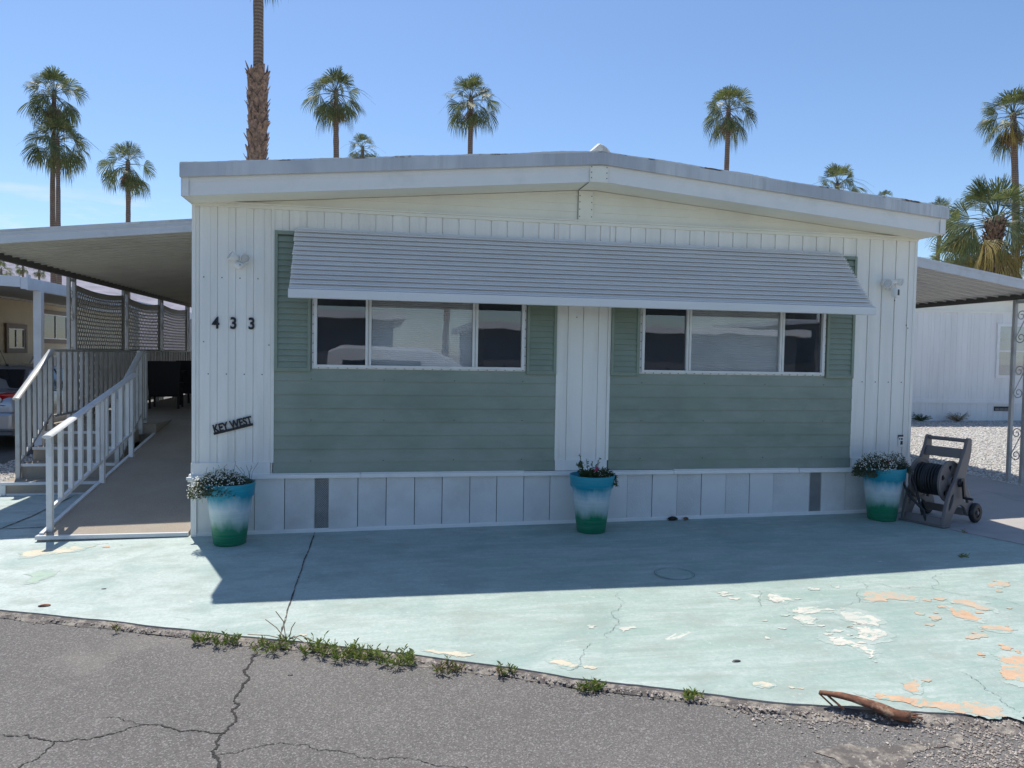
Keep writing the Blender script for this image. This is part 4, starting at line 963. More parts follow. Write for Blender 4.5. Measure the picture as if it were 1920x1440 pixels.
def railing(p0, p1, posts, nb, hr=.05, low=None, mat='alu_grey', name='railing', cap_w=.085, bw=.040, foot=None):
    """p0/p1 handrail ends; low: height of the bottom rail under the handrail; posts: list of (fraction, foot z)"""
    p0, p1 = Vector(p0), Vector(p1); d = p1-p0
    mb = MB(); n = 12; sec = [(cap_w/2*math.cos(a), .017*math.sin(a)) for a in [2*math.pi*i/n for i in range(n)]]
    dd = d.normalized(); sd = dd.cross(Vector((0, 0, 1))).normalized(); up = sd.cross(dd)
    q0 = p0-dd*.06; q1 = p1+dd*.03
    mb.add([q+sd*a+up*b for q in (q0, q1) for a, b in sec], [(i, (i+1) % n, n+(i+1) % n, n+i) for i in range(n)]+[tuple(range(n))[::-1], tuple(range(n, 2*n))])
    rl = bl(mb, name, M[mat], po, smooth=50)
    mb = MB(); mb.bar(p0-Vector((0, 0, low)), p1-Vector((0, 0, low)), .03, .03); bl(mb, 'bottom_rail', M[mat], rl)
    for f, fz in posts:
        p = p0+d*f; mb = MB(); mb.box((p.x-.024, p.y-.024, fz), (p.x+.024, p.y+.024, p.z-.012)); bl(mb, 'post', M[mat], rl, bevel=.002)
    for i in range(nb):
        f = (i+1)/(nb+1); p = p0+d*f; mb = MB(); mb.box((p.x-.019, p.y-bw/2, p.z-low+.004), (p.x+.019, p.y+bw/2, p.z-.012)); bl(mb, 'baluster', M[mat], rl)
railing((-1.22, .12, .965), (-1.22, 2.46, 1.435), [(0, .09), (.55, rz_(1.42)), (.955, rz_(2.35))], 9, low=.665, mat='alu_white')
railing((-2.50, 2.50, 1.165), (-2.50, 3.40, 1.695), [(0, .19), (1.0, .69)], 5, low=.80)  # step and deck railings take a greyer metal than the ramp railing
railing((-1.42, 2.50, 1.165), (-1.42, 3.40, 1.695), [(0, .19), (1.0, .62)], 5, low=.80)
railing((-2.50, 3.46, 1.706), (-2.50, 11.6, 1.706), [(i/7.0, .75) for i in range(1, 8)], 41, low=.85, cap_w=.045, bw=.065)
railing((-1.44, 3.44, 1.706), (-1.44, 3.66, 1.706), [(1, .62)], 1, low=.90, cap_w=.05)

def wicker_chair(t):
    mb = MB(); mb.hexa([(-.235, .0, .22), (.235, .0, .22), (.225, .04, .22), (-.225, .04, .22), (-.27, -.12, .80), (.27, -.12, .80), (.26, -.08, .80), (-.26, -.08, .80)]); mb.build('backrest', M['wicker'], t, bevel=.01)
    mb = MB(); mb.box((-.24, .045, .36), (.24, .50, .43)); mb.box((-.235, .05, .20), (.235, .48, .355)); mb.build('seat', M['wicker'], t, bevel=.012)
    for s in (-1, 1):
        mb = MB(); mb.box((s*.24-.02, -.0, .20), (s*.24+.02, .50, .62)) if False else mb.box((s*.265-.02, -.03, .60), (s*.265+.02, .48, .635)); mb.box((s*.265-.02, .44, .43), (s*.265+.02, .48, .599)); mb.build('armrest', M['wicker'], t, bevel=.008)
        for y in (.01, .46):
            mb = MB(); mb.box((s*.22-.016, y-.016, 0), (s*.22+.016, y+.016, .22)); mb.build('leg', M['wicker'], t)
t = thing('wicker_chair', 'dark wicker porch chair with high back, the nearer one fully visible past the railing', 'chair', (-1.86, 6.15, .752), R(6), 'dark wicker porch chairs'); wicker_chair(t)
t = thing('wicker_chair', 'dark wicker porch chair half hidden by the corner of the home', 'chair', (-1.62, 7.1, .752), R(-4), 'dark wicker porch chairs'); wicker_chair(t)
t = thing('patio_table', 'low dark patio table behind the wicker chairs against the house wall', 'table', (-1.05, 7.0, .752))
mb = MB(); mb.box((-.30, -.35, .66), (.30, .35, .70)); mb.build('tabletop', M['wicker'], t, bevel=.005)
for sx_ in (-1, 1):
    for sy_ in (-1, 1): mb = MB(); mb.box((sx_*.26-.02, sy_*.31-.02, 0), (sx_*.26+.02, sy_*.31+.02, .66)); mb.build('leg', M['wicker'], t)

# ------------------------------------------------------------------ planters
def blade(mb, p, d, L_, w_, mi=0, bend=.3):
    p = Vector(p); d = Vector(d).normalized(); s = d.cross(Vector((random.uniform(-1, 1), random.uniform(-1, 1), .3))).normalized()*w_/2
    m_ = p+d*L_*.55; t_ = p+d*L_+Vector((0, 0, -bend*L_))
    mb.add([p-s*.5, p+s*.5, m_+s, m_-s, t_], [(0, 1, 2, 3), (3, 2, 4)], mi)
def flower(mb, p, r, mi=0):
    n = Vector((random.gauss(0, .6), random.gauss(-.6, .5), random.gauss(.8, .4))).normalized(); u = n.orthogonal().normalized(); v = n.cross(u); a = random.random()*3
    q = [Vector(p)+(u*math.cos(a+k*math.pi/3)+v*math.sin(a+k*math.pi/3))*r*(1 if k % 2 == 0 else .72) for k in range(6)]
    mb.add(q, [(0, 1, 2, 3, 4, 5)], mi)
def pot(t, tall=.54):
    prof = [(.0, .0), (.128, .0), (.135, .008), (.187, .415), (.190, .425), (.200, .424), (.204, .432), (.213, .535), (.213, .540), (.203, .541), (.196, .50), (.19, .49)]
    mb = MB(); mb.lathe((0, 0, 0), [(r, z*tall/.54) for r, z in prof], 56); mb.build('pot', M['pot'], t, smooth=50)
    mb = MB(); mb.lathe((0, 0, 0), [(0, .497), (.10, .50), (.192, .492)], 24); mb.build('soil', M['soil'], t, smooth=True)
def shrub(mb, c, rad, n, w_, l_, mi=0, stems=None):
    for _ in range(n):
        a = random.random()*6.283; r = random.random()**.5; h = random.random()
        p = Vector((c[0]+rad[0]*r*math.cos(a), c[1]+rad[1]*r*math.sin(a), c[2]+rad[2]*(h*(1-r*r*.75)))); d = Vector((math.cos(a)*r, math.sin(a)*r, .55))+Vector([random.gauss(0, .45) for _ in range(3)])
        blade(mb, p, d, l_*random.uniform(.6, 1.4), w_*random.uniform(.7, 1.3), mi)
random.seed(33)
t = thing('potted_plant', 'turquoise pot at the left corner of the home, white flowers spilling over its left rim', 'potted plant', (.385, -.30, G(.385, -.30)), 0, 'painted pots along the front')
pot(t)
mb = MB(); shrub(mb, (-.06, -.02, .49), (.22, .19, .16), 2300, .007, .028); shrub(mb, (-.22, -.05, .42), (.10, .11, .15), 900, .007, .026); shrub(mb, (-.05, -.17, .45), (.13, .06, .11), 500, .007, .026); shrub(mb, (.10, .0, .50), (.10, .1, .10), 260, .006, .03)
for _ in range(12): x = random.uniform(-.18, .18); y = random.uniform(-.1, .1); mb.tube([(x, y, .5), (x+random.gauss(0, .02), y, .62), (x+random.gauss(0, .04), y, .66+random.random()*.05)], .0016, 4)
mb.build('foliage', M['alyssum'], t, fix=False)
mb = MB()
for _ in range(430):
    a = random.random()*6.283; r = random.random()**.5; x = -.08+.22*r*math.cos(a); y = -.05+.19*r*math.sin(a); z = .50+.16*(1-r*r*.8)+random.gauss(0, .014); flower(mb, (x, y, z), .0078)
for _ in range(190): x = -.24+random.gauss(0, .04); flower(mb, (x, -.09+random.gauss(0, .05), .48+random.gauss(0, .045)), .0075)
mb.build('flowers', M['petal'], t, fix=False)
t = thing('potted_plant', 'turquoise pot with straggly dark plant and pink bloom, between the two green panels', 'potted plant', (3.655, -.34, G(3.655, -.34)), R(100), 'painted pots along the front')
pot(t)
mb = MB(); random.seed(5)
Rz = Matrix.Rotation(R(-100), 4, 'Z')
shrub(mb, (.10, .0, .49), (.12, .12, .11), 1300, .006, .035); shrub(mb, (.16, -.06, .44), (.06, .08, .10), 320, .006, .03); shrub(mb, (-.02, .0, .49), (.10, .1, .10), 500, .013, .035)
for x, hh, dx in ((-.06, .24, -.07), (-.03, .19, -.03), (.0, .16, .0), (.04, .20, .03), (.02, .17, .04), (-.09, .15, -.06)):
    P = [(x+dx*f, .01*f, .5+hh*f) for f in (0, .35, .7, 1)]; mb.tube(P, .0022, 4)
    for q in range(9): f = .3+.7*q/9; blade(mb, (x+dx*f, 0, .5+hh*f), (random.gauss(0, 1), random.gauss(0, 1), .4), .028, .014)
for q in range(26): blade(mb, (-.115+random.gauss(0, .018), -.01, .60+random.gauss(0, .025)), (random.gauss(0, 1), random.gauss(-.5, .6), .3), .03, .02)
mb.xf(Rz); mb.build('foliage', M['darkleaf'], t, fix=False)
mb = MB(); 
for q in range(16): flower(mb, (.02+random.gauss(0, .010), -.06, .60+random.gauss(0, .012)), .011)
mb.xf(Rz); mb.build('pink_bloom', M['pink'], t, fix=False)
mb = MB()
for q in range(40): flower(mb, (.08+random.gauss(0, .06), -.09+random.gauss(0, .03), .55+random.gauss(0, .03)), .0045)
mb.xf(Rz); mb.build('flowers', M['petal'], t, fix=False)
t = thing('potted_plant', 'turquoise pot with a wide mound of small white flowers, beside the hose reel', 'potted plant', (6.765, -.30, G(6.765, -.30)), R(200), 'painted pots along the front')
pot(t)
mb = MB(); random.seed(8); Rz = Matrix.Rotation(R(-200), 4, 'Z')
shrub(mb, (-.08, .0, .49), (.22, .18, .21), 3000, .007, .028); shrub(mb, (.13, .0, .49), (.13, .15, .20), 1300, .007, .028); shrub(mb, (-.25, -.05, .45), (.10, .12, .15), 800, .007, .026)
mb.xf(Rz); mb.build('foliage', M['alyssum'], t, fix=False)
mb = MB()
for _ in range(560):
    a = random.random()*6.283; r = random.random()**.5; x = -.13+.22*r*math.cos(a); y = -.06+.17*r*math.sin(a); z = .50+.20*(1-r*r*.8)+random.gauss(0, .014); flower(mb, (x, y, z), .0066)
mb.xf(Rz); mb.build('flowers', M['petal'], t, fix=False)
mb = MB()
for _ in range(26): flower(mb, (-.05+random.gauss(0, .03), -.12, .62+random.gauss(0, .012)), .008)
mb.xf(Rz); mb.build('red_leaves', M['redleaf'], t, fix=False)

# ------------------------------------------------------------------ hose reel cart
ra = Vector((.37, -.93, 0)).normalized(); rb = Vector((.93, .37, 0)).normalized()
t = thing('hose_reel_cart', 'taupe plastic hose reel cart on black wheels at the right corner of the home', 'hose reel', (6.945, -.345, G(7.1, -.5)+.002), math.atan2(rb.y, rb.x))
# local frame: +x towards the wheels, -y along the drum axis towards the viewer
side = [(0, 0), (.0, .018), (.03, .15), (.075, .28), (.13, .37), (.19, .44), (.235, .52), (.30, .64), (.365, .75), (.388, .82), (.400, .85), (.425, .862), (.468, .858), (.482, .84), (.482, .74), (.462, .66), (.425, .57), (.400, .50), (.395, .43), (.44, .34), (.50, .26), (.565, .18), (.585, .12),
        (.575, .075), (.50, .062), (.45, .075), (.42, .12), (.385, .165), (.33, .19), (.275, .19), (.225, .165), (.185, .11), (.15, .05), (.135, .0)]
hole1 = [(.088, .17), (.10, .23), (.135, .295), (.165, .32), (.178, .30), (.165, .24), (.13, .18), (.10, .155)]
hole2 = [(.34, .27), (.36, .31), (.40, .29), (.46, .22), (.455, .20), (.40, .215)]
for yy in (0.0, -.40):
    mb = MB(); mb.plate([side, hole1, hole2], lambda u, v, w: (u, yy-w, v), .032); mb.build('side_frame', M['reel'], t, bevel=.006)
def rbox(nm, a, b, mat='reel', bev=.008): mb = MB(); mb.box(a, b); return mb.build(nm, M[mat], t, bevel=bev)
mb = MB(); mb.box((.40, -.40, .815), (.475, -.032, .850)); mb.build('handle', M['reel'], t, bevel=.012)
mb = MB(); mb.hexa([(.345, -.40, .655), (.40, -.40, .655), (.40, -.032, .655), (.345, -.032, .655), (.378, -.40, .75), (.41, -.40, .75), (.41, -.032, .75), (.378, -.032, .75)]); mb.build('cross_brace', M['reel'], t, bevel=.006)
rbox('base_bar', (-.02, -.445, .0), (.10, .012, .014)); mb = MB(); mb.hexa([(.0, -.40, .014), (.06, -.40, .014), (.06, -.032, .014), (.0, -.032, .014), (.035, -.40, .085), (.06, -.40, .085), (.06, -.032, .085), (.035, -.032, .085)]); mb.build('front_plate', M['reel'], t, bevel=.006)
rbox('rear_brace', (.42, -.40, .075), (.46, -.032, .15), bev=.005)
C0 = (.225, 0, .43)
n = 40; outer = [(C0[0]+.205*math.cos(2*math.pi*i/n), C0[2]+.205*math.sin(2*math.pi*i/n)) for i in range(n)]
holes = []
for k in range(5):
    a0 = 2*math.pi*k/5+.3; hh = []
    for i in range(12):
        a = 2*math.pi*i/12; rr = .132+.033*math.cos(a); th = a0+.30*math.sin(a)*(.6+.4*math.cos(a)); hh.append((C0[0]+rr*math.cos(th), C0[2]+rr*math.sin(th)))
    holes.append(hh)
for yy in (-.06, -.352):
    mb = MB(); mb.plate([outer]+holes, lambda u, v, w: (u, yy-w, v), .012); d_ = mb.build('drum_disc', M['reel'], t, bevel=.003)
    mb = MB(); mb.lathe((C0[0], yy-.006, C0[2]), [(.195, .012), (.209, .010), (.209, -.010), (.195, -.012)], 40, axis='y'); mb.build('disc_rim', M['reel'], d_, smooth=50)
mb = MB(); mb.lathe((C0[0], 0, C0[2]), [(.05, -.40), (.05, .0)], 24, axis='y'); mb.build('axle', M['reel'], t, smooth=True)
mb = MB(); random.seed(2)
for lay, rr in ((0, .085), (1, .108), (2, .131), (3, .148)):
    for q in range(12):
        yy = -.085-q*.0225-.011*(lay % 2)
        P = [(C0[0]+(rr+random.gauss(0, .0015))*math.cos(a), yy+.008*math.sin(a+q), C0[2]+rr*math.sin(a)) for a in [2*math.pi*i/28 for i in range(29)]]
        mb.tube(P, .0115, 7, cap=False)
mb.build('coiled_hose', M['rubber'], t, smooth=True)
mb = MB(); mb.tube([(.215, -.085, .57), (.12, -.05, .56), (.03, -.02, .50), (-.02, -.02, .40), (-.02, -.10, .26), (.03, -.22, .13), (.02, -.25, .03)], .0125, 8); mb.build('outlet_hose', M['rubber'], t, smooth=True)
for yy in (.035, -.45):
    mb = MB(); prof = [(.052, -.022), (.085, -.026), (.098, -.016), (.100, 0), (.098, .016), (.085, .026), (.052, .022)]
    mb.lathe((.56, yy, .100), prof, 36, axis='y'); wh = mb.build('wheel', M['rubber'], t, smooth=50)
    mb = MB(); mb.lathe((.56, yy, .100), [(0, -.020), (.016, -.028), (.018, -.020), (.054, -.014), (.054, .014), (0, .016)], 24, axis='y'); mb.lathe((.56, yy-.022, .1), [(0, -.012), (.018, -.010), (.02, .0)], 16, axis='y', mi=1); mb.build('hub', [M['rubber'], M['reel']], wh, smooth=50)
mb = MB(); mb.tube([(.56, .03, .1), (.56, -.44, .1)], .009); mb.build('wheel_axle', M['alu_grey'], t)
mb = MB(); mb.lathe((C0[0]+.045, -.445, C0[2]-.01), [(0, -.012), (.036, -.012), (.04, 0), (.04, .015)], 24, axis='y')
mb.hexa([(.235, -.465, .42), (.305, -.465, .42), (.305, -.448, .42), (.235, -.448, .42), (.245, -.465, .47), (.295, -.465, .47), (.295, -.448, .47), (.245, -.448, .47)])
mb.bar((.265, -.468, .44), (.30, -.468, .27), .026, .020, up=(0, 1, 0)); mb.tube([(.298, -.46, .275), (.305, -.55, .272)], .0125, 10)
mb.build('crank', M['blackmetal'], t, smooth=40)
# loose hose from the pot to the ground
t = thing('garden_hose', 'black garden hose arching from the right pot down behind the reel cart', 'hose', (6.92, -.30, G(7, -.3)))
mb = MB(); pts = [(6.90, -.10, .80), (6.93, -.16, .715), (6.97, -.24, .705), (7.02, -.32, .67), (7.055, -.40, .56), (7.075, -.46, .42), (7.08, -.50, .30), (7.075, -.525, .18), (7.06, -.53, G(7, -.5)+.012)]
pts = [(6.80, -.22, .672), (6.86, -.26, .69), (6.93, -.31, .692), (6.975, -.35, .665), (7.01, -.39, .60), (7.035, -.43, .49), (7.05, -.47, .36), (7.06, -.51, .23), (7.055, -.53, .148)]
mb.tube(pts, .0125, 10); local(mb, t); mb.build('hose', M['rubber'], t, smooth=True)

# ------------------------------------------------------------------ weeds and small debris
def weed(x, y, r, h, n, dry=0, lab='', on_slab=True, seed=1, name='weed'):
    random.seed(seed); t = thing(name, lab, 'weed', (x, y, G(x, y)-.02), 0, 'weeds growing at the slab edge'); mb = MB()
    for q in range(n):
        a = random.random()*6.283; rr = r*random.random()**.6; bx, by = rr*math.cos(a), rr*.6*math.sin(a); hh = h*random.uniform(.4, 1)*(1-.5*rr/r)
        lean = Vector((math.cos(a)*.5, math.sin(a)*.5, 1)).normalized(); top = Vector((bx, by, 0))+lean*hh
        mb.tube([(bx, by, 0), tuple(top)], .0016, 4, mi=0)
        for k in range(9):
            f = .15+.85*k/8; b = random.random()*6.283; e = .25+.9*f
            blade(mb, Vector((bx, by, 0))+lean*hh*f, (math.cos(b), math.sin(b), e), random.uniform(.022, .042)*(1.15-.3*f), .0075, 1 if random.random() < dry else 0, .12)
    mb.build('leaves', [M['weed'], M['weed_dry']], t, fix=False)
for i, (x, y, r, h, n, dry, lab) in enumerate([
    (.629, -2.502, .05, .075, 22, .05, 'small compact green weed tuft, leftmost in the row at the road edge'),
    (.773, -2.566, .075, .10, 28, .05, 'green weed tuft with one tall spike, just left of the slab joint'),
    (1.075, -2.685, .11, .10, 40, .15, 'green weed with dry stalks growing out of the slab joint'),
    (1.320, -2.775, .08, .11, 36, .05, 'leafy green weed tuft just right of the slab joint'),
    (1.465, -2.845, .11, .105, 60, .05, 'widest bushy green weed clump in the middle of the row'),
    (1.60, -2.905, .06, .09, 26, .1, 'green weed tuft between the widest clump and the twin-spiked one'),
    (1.768, -3.00, .09, .10, 44, .08, 'green weed tuft with orange bits, last of the dense row'),
    (2.035, -3.135, .07, .07, 26, .55, 'half-dry brownish weed tuft right of the dense row'),
    (2.341, -3.235, .04, .09, 14, .35, 'thin single upright weed sprig with a dry base'),
    (2.756, -3.465, .07, .045, 34, .05, 'low flat green weed patch at the slab edge, left of the tiniest right-hand tuft'),
    (3.215, -3.65, .045, .05, 18, .05, 'tiny green weed tuft left of the split brown palm stalk'),
    (.103, -2.267, .012, .08, 4, .6, 'tiny lone dry sprig at the road edge in front of the ramp'),
    (6.531, -1.664, .03, .05, 14, .05, 'small green weed sprouting in the shaded slab on the right'),
    (7.19, -.93, .02, .06, 6, .8, 'tiny dark sprig in the paint line before the hose reel')]):
    weed(x, y, r*1.05, h*1.1, int(n*.62)+1, dry+.08, lab, seed=50+i)
weed(-2.62, 2.62, .10, .20, 30, .05, 'yellow-green weed in the gravel beside the bottom step', seed=77)
for i, (x, y, s_, lab) in enumerate([(14.95, 9.25, 1.0, 'dry bushy shrub at the foot of the right neighbour wall, nearer the home'), (15.9, 9.15, 1.15, 'sparse dry shrub at the foot of the right neighbour wall, under the long siding seam')]):
    random.seed(i); t = thing('dry_shrub', lab, 'shrub', (x, y, G(x, y)-.03), 0, 'dry shrubs by the neighbour wall'); mb = MB()
    for q in range(55):
        a = random.random()*6.283; L_ = random.uniform(.10, .30)*s_; d = Vector((math.cos(a)*1.2, math.sin(a)*.7, random.uniform(.25, 1))).normalized()
        mb.tube([(0, 0, 0), tuple(d*L_*.6+Vector((0, 0, .02))), tuple(d*L_)], .003, 4)
        for k in range(6): blade(mb, d*L_*(.4+.6*k/6), (random.gauss(0, 1), random.gauss(0, 1), .6), .05, .012)
    mb.build('twigs', M['weed_dry'] if i else M['darkleaf'], t, fix=False)
# dry trailing stalks by the slab joint
t = thing('dry_stalk', 'bleached bent dry stalks lying over the slab joint at the road edge', 'stalk', (1.13, -2.62, G(1.13, -2.6)))
mb = MB(); random.seed(4)
for P in ([(0, 0, .01), (-.06, .04, .07), (-.13, .10, .10)], [(0, 0, .01), (-.02, .05, .10), (-.07, .09, .15)], [(.02, 0, .01), (.05, -.03, .04), (.12, -.10, .02), (.17, -.12, .0)], [(.0, .0, .01), (-.10, .01, .035), (-.22, .03, .04)], [(.02, .0, .02), (.03, .02, .07), (.05, .03, .10)], [(.02, 0, .01), (.09, -.05, .05), (.15, -.09, .03), (.26, -.10, .0)]):
    mb.tube(P, .0028, 5)
mb.build('stem', M['weed_dry'], t, smooth=True)
# split palm stalk lying on the edge
M['splitwood'] = simple('reddish_split_wood', (.17, .07, .035), .8, var=.5, vscale=30, stretch=(1, 1, 1), dirt=(.42, .30, .19), dscale=14, dlo=.52, dhi=.66)
t = thing('palm_stalk', 'broken reddish-brown palm leaf stalk lying across the slab edge', 'stalk', (3.96, -3.93, G(3.96, -3.93)), R(-27))
mb = MB(); n = 14
for i in range(n+1):
    f = i/n; x = -.19+.40*f; wd = (.020+.105*f**.7)*(1 if f < .8 else 1-.55*(f-.8)/.2); z = .055-.050*f+.008*math.sin(f*5)
    for u, h in ((-1, -.2), (-.55, .35), (0, .55), (.55, .30), (1, -.25), (.4, -.5), (-.4, -.5)):
        mb.v.append((x+random.gauss(0, .003), u*wd*.55+.012*math.sin(f*4), z+h*.045*(.4+.6*f)+.006+random.gauss(0, .001)))
for i in range(n):
    for k in range(7): a = i*7+k; b = i*7+(k+1) % 7; mb.f.append([a, b, b+7, a+7]); mb.m.append(0)
mb.f.append(list(range(7))[::-1]); mb.f.append([n*7+k for k in range(7)]); mb.m += [0, 0]
for q in range(16): y = random.uniform(-.03, .03); mb.bar((.16, y, .012), (.25+random.uniform(-.03, .02), y*1.3, .006+random.random()*.01), .004, .003)
mb.bar((-.19, .0, .055), (-.13, -.03, .015), .008, .005); mb.bar((-.15, .0, .05), (-.08, -.045, .012), .010, .006)
mb.build('stalk', M['splitwood'], t, smooth='all')
# dry leaf litter against the skirting, flakes on the slab
for nm, x, y, s_, lab, mt in (('dry_leaf', 4.60, -.035, .05, 'curled dark dry leaf against the skirting, left of the pair', 'redleaf'), ('dry_leaf', 4.74, -.04, .035, 'smaller reddish curled leaf against the skirting, right of the pair', 'redleaf'),
                          ('bark_chip', -.513, -1.763, .028, 'dark bark chip lying on the pale slab near the left edge', 'splitwood'), ('pebble', -.251, -1.451, .012, 'single small dark pebble on the bright slab before the ramp', 'screw'),
                          ('bark_chip', 3.628, -3.311, .018, 'small black chip lying on the sunny slab, centre right', 'screw'), ('pebble', 1.202, -3.03, .010, 'small black pebble on the asphalt right of the long crack', 'screw')):
    t = thing(nm, lab, nm.replace('_', ' ').split()[-1], (x, y, G(x, y)+(.0 if nm != 'pebble' or y > -2.5 else -.027)), random.random()*.6); mb = MB(); n = 9
    random.seed(int(x*100))
    if nm == 'dry_leaf':
        for j in range(5):
            for i in range(7): a = (i/6-.5)*3.4; mb.v.append((s_*(j/2-1)*1.1, s_*.7*math.sin(a)*(1-abs(j/2-1)**2*.7), s_*.55*(1-abs(j/2-1)**2*.5)*(math.cos(a)+.35)+.004))
        for j in range(4):
            for i in range(6): mb.f.append([j*7+i, j*7+i+1, j*7+i+8, j*7+i+7]); mb.m.append(0)
        mb.build('leaf', M['splitwood'] if s_ < .04 else M['soil'], t)
    else:
        mb.lathe((0, 0, 0), [(0, .0), (s_*.8, .0), (s_, s_*.2), (s_*.6, s_*.42), (0, s_*.46)], 8)
        mb.v = [(v[0]*1.5+random.gauss(0, s_*.1), v[1]*.7+random.gauss(0, s_*.08), v[2]) for v in mb.v]
        mb.build('chip' if nm != 'pebble' else 'stone', M[mt], t)

# ------------------------------------------------------------------ silver sedan behind the porch
M['carpaint'] = simple('silver_car_paint', (.42, .43, .46), .25, metal=.55, var=.02, spec=.6)
M['carglass'] = simple('dark_car_glass', (.012, .015, .022), .08, spec=.7)
M['taillens'] = simple('red_tail_lens', (.42, .008, .012), .15)
M['white_lens'] = simple('white_lens', (.65, .66, .66), .15)
t = thing('parked_car', 'silver sedan parked beyond the porch steps, its red right tail light showing', 'car', (-4.85, 6.05, G(-4.85, 6.05)+.01), R(1.5)); t.scale = (1, 1, .94)
def carsec(hw, zb, zt_, n=9, crown=.02):
    P = [(-hw*.90, zb), (-hw*.97, zb+.06), (-hw*1.0, zb+(zt_-zb)*.45), (-hw*.985, zb+(zt_-zb)*.75), (-hw*.94, zt_-.035), (-hw*.86, zt_-.004), (-hw*.45, zt_+crown*.8), (0, zt_+crown)]
    return P+[(-x, z) for x, z in P[-2::-1]]
def loft(secs, mb, mi=0):
    n = len(secs[0][1]); b0 = len(mb.v)
    for y, P in secs: mb.v += [(x, y+(0 if len(p_) < 1 else 0), z) for (x, z), p_ in zip(P, [()]*n)]
    for j in range(len(secs)-1):
        for i in range(n): a = b0+j*n+i; b = b0+j*n+(i+1) % n; mb.f.append([a, b, b+n, a+n]); mb.m.append(mi)
    mb.f.append([b0+i for i in range(n)]); mb.f.append([b0+(len(secs)-1)*n+i for i in range(n)][::-1]); mb.m += [mi, mi]
mb = MB()
loft([(0.0, carsec(.70, .34, .80)), (.03, carsec(.76, .27, .93)), (.10, carsec(.80, .24, 1.00)), (.45, carsec(.835, .20, 1.03)), (.9, carsec(.845, .19, 1.02)), (1.6, carsec(.85, .19, .98)), (2.8, carsec(.85, .19, .95)), (3.3, carsec(.845, .19, .93)), (3.9, carsec(.82, .20, .85)), (4.3, carsec(.76, .24, .76)), (4.45, carsec(.68, .32, .66))], mb)
body = mb.build('body', M['carpaint'], t, smooth=35)
def gh(hb, ht, zb, z): return [(-hb, zb), (-(hb+ht)/2-.02, (zb+z)/2), (-ht, z-.02), (-ht*.5, z+.012), (0, z+.02), (ht*.5, z+.012), (ht, z-.02), ((hb+ht)/2+.02, (zb+z)/2), (hb, zb)]
mb = MB(); loft([(.62, gh(.70, .62, .95, 1.02)), (1.10, gh(.76, .56, .95, 1.36)), (1.35, gh(.77, .56, .95, 1.42)), (2.2, gh(.77, .57, .94, 1.44)), (2.75, gh(.77, .56, .93, 1.37)), (3.5, gh(.74, .66, .90, .97))], mb); mb.build('cabin', M['carpaint'], t, smooth=30)
mb = MB(); mb.hexa([(-.60, .655, 1.045), (.60, .655, 1.045), (.60, .68, 1.03), (-.60, .68, 1.03), (-.50, 1.08, 1.375), (.50, 1.08, 1.375), (.50, 1.10, 1.355), (-.50, 1.10, 1.355)]); mb.build('rear_window', M['carglass'], t, bevel=.01)
for s in (-1, 1):
    for ya, yb in ((1.10, 1.95), (2.03, 2.95)):
        mb = MB(); x0, x1 = s*.805, s*.615; ins = .26 if ya < 2 else .02; out_ = .02 if ya < 2 else .42
        mb.hexa([(x0, ya, 1.0), (x0, yb, 1.0), (x0-s*.03, yb, 1.0), (x0-s*.03, ya, 1.0), (x1, ya+ins, 1.36), (x1, yb-out_, 1.36), (x1-s*.03, yb-out_, 1.36), (x1-s*.03, ya+ins, 1.36)]); mb.build('side_window', M['carglass'], t)
    mb = MB(); 
    mb.plate([[(s*.42, .80), (s*.40, .88), (s*.50, .965), (s*.64, 1.0), (s*.79, .985), (s*.815, .90), (s*.80, .79), (s*.60, .775)]], lambda u, v, w: (u, -.02+w+max(0, abs(u)-.62)*.45, v), .06)
    tl = mb.build('tail_light', M['taillens'], t, bevel=.006)
    mb = MB(); mb.lathe((s*.53, -.03, .875), [(0, .0), (.030, .001), (.046, .006), (.050, .02)], 20, axis='y'); mb.build('reverse_lens', M['white_lens'], tl, smooth=True)
    mb = MB(); mb.plate([[(s*.80, .80), (s*.80, .985), (s*.80+s*.0, .985)]], lambda u, v, w: (u, .05, v), .01) if False else mb.hexa([(s*.775, .06, .80), (s*.825, .06, .80), (s*.838, .24, .84), (s*.80, .24, .84), (s*.76, .06, .975), (s*.80, .06, .975), (s*.81, .24, .95), (s*.78, .24, .95)]); mb.build('side_lens', M['taillens'], tl)
    for y in (.85, 3.55):
        mb = MB(); mb.lathe((s*.76, y, .30), [(.17, -.09), (.27, -.10), (.30, -.07), (.30, .07), (.27, .10), (.17, .09)], 28, axis='x'); wh = mb.build('wheel', M['rubber'], t, smooth=40)
        mb = MB(); mb.lathe((s*.76+s*.04, y, .30), [(0, s*.05), (.05, s*.045), (.15, s*.02), (.18, s*.045)], 20, axis='x'); mb.build('rim', M['alu_grey'], wh, smooth=40)
mb = MB(); mb.hexa([(-.74, -.07, .34), (.74, -.07, .34), (.80, .1, .30), (-.80, .1, .30), (-.76, -.08, .66), (.76, -.08, .66), (.81, .1, .68), (-.81, .1, .68)]); mb.build('rear_bumper', M['carpaint'], t, bevel=.05)
mb = MB(); mb.box((-.17, -.036, .76), (.17, -.025, .90)); mb.build('number_plate', M['trimwhite'], t)
mb = MB(); mb.tube([(.14, 1.25, 1.43), (.10, .98, 1.85)], .005, 5); mb.lathe((.14, 1.25, 1.425), [(.03, 0), (.012, .03), (0, .035)], 10); mb.build('antenna', M['blackmetal'], t)

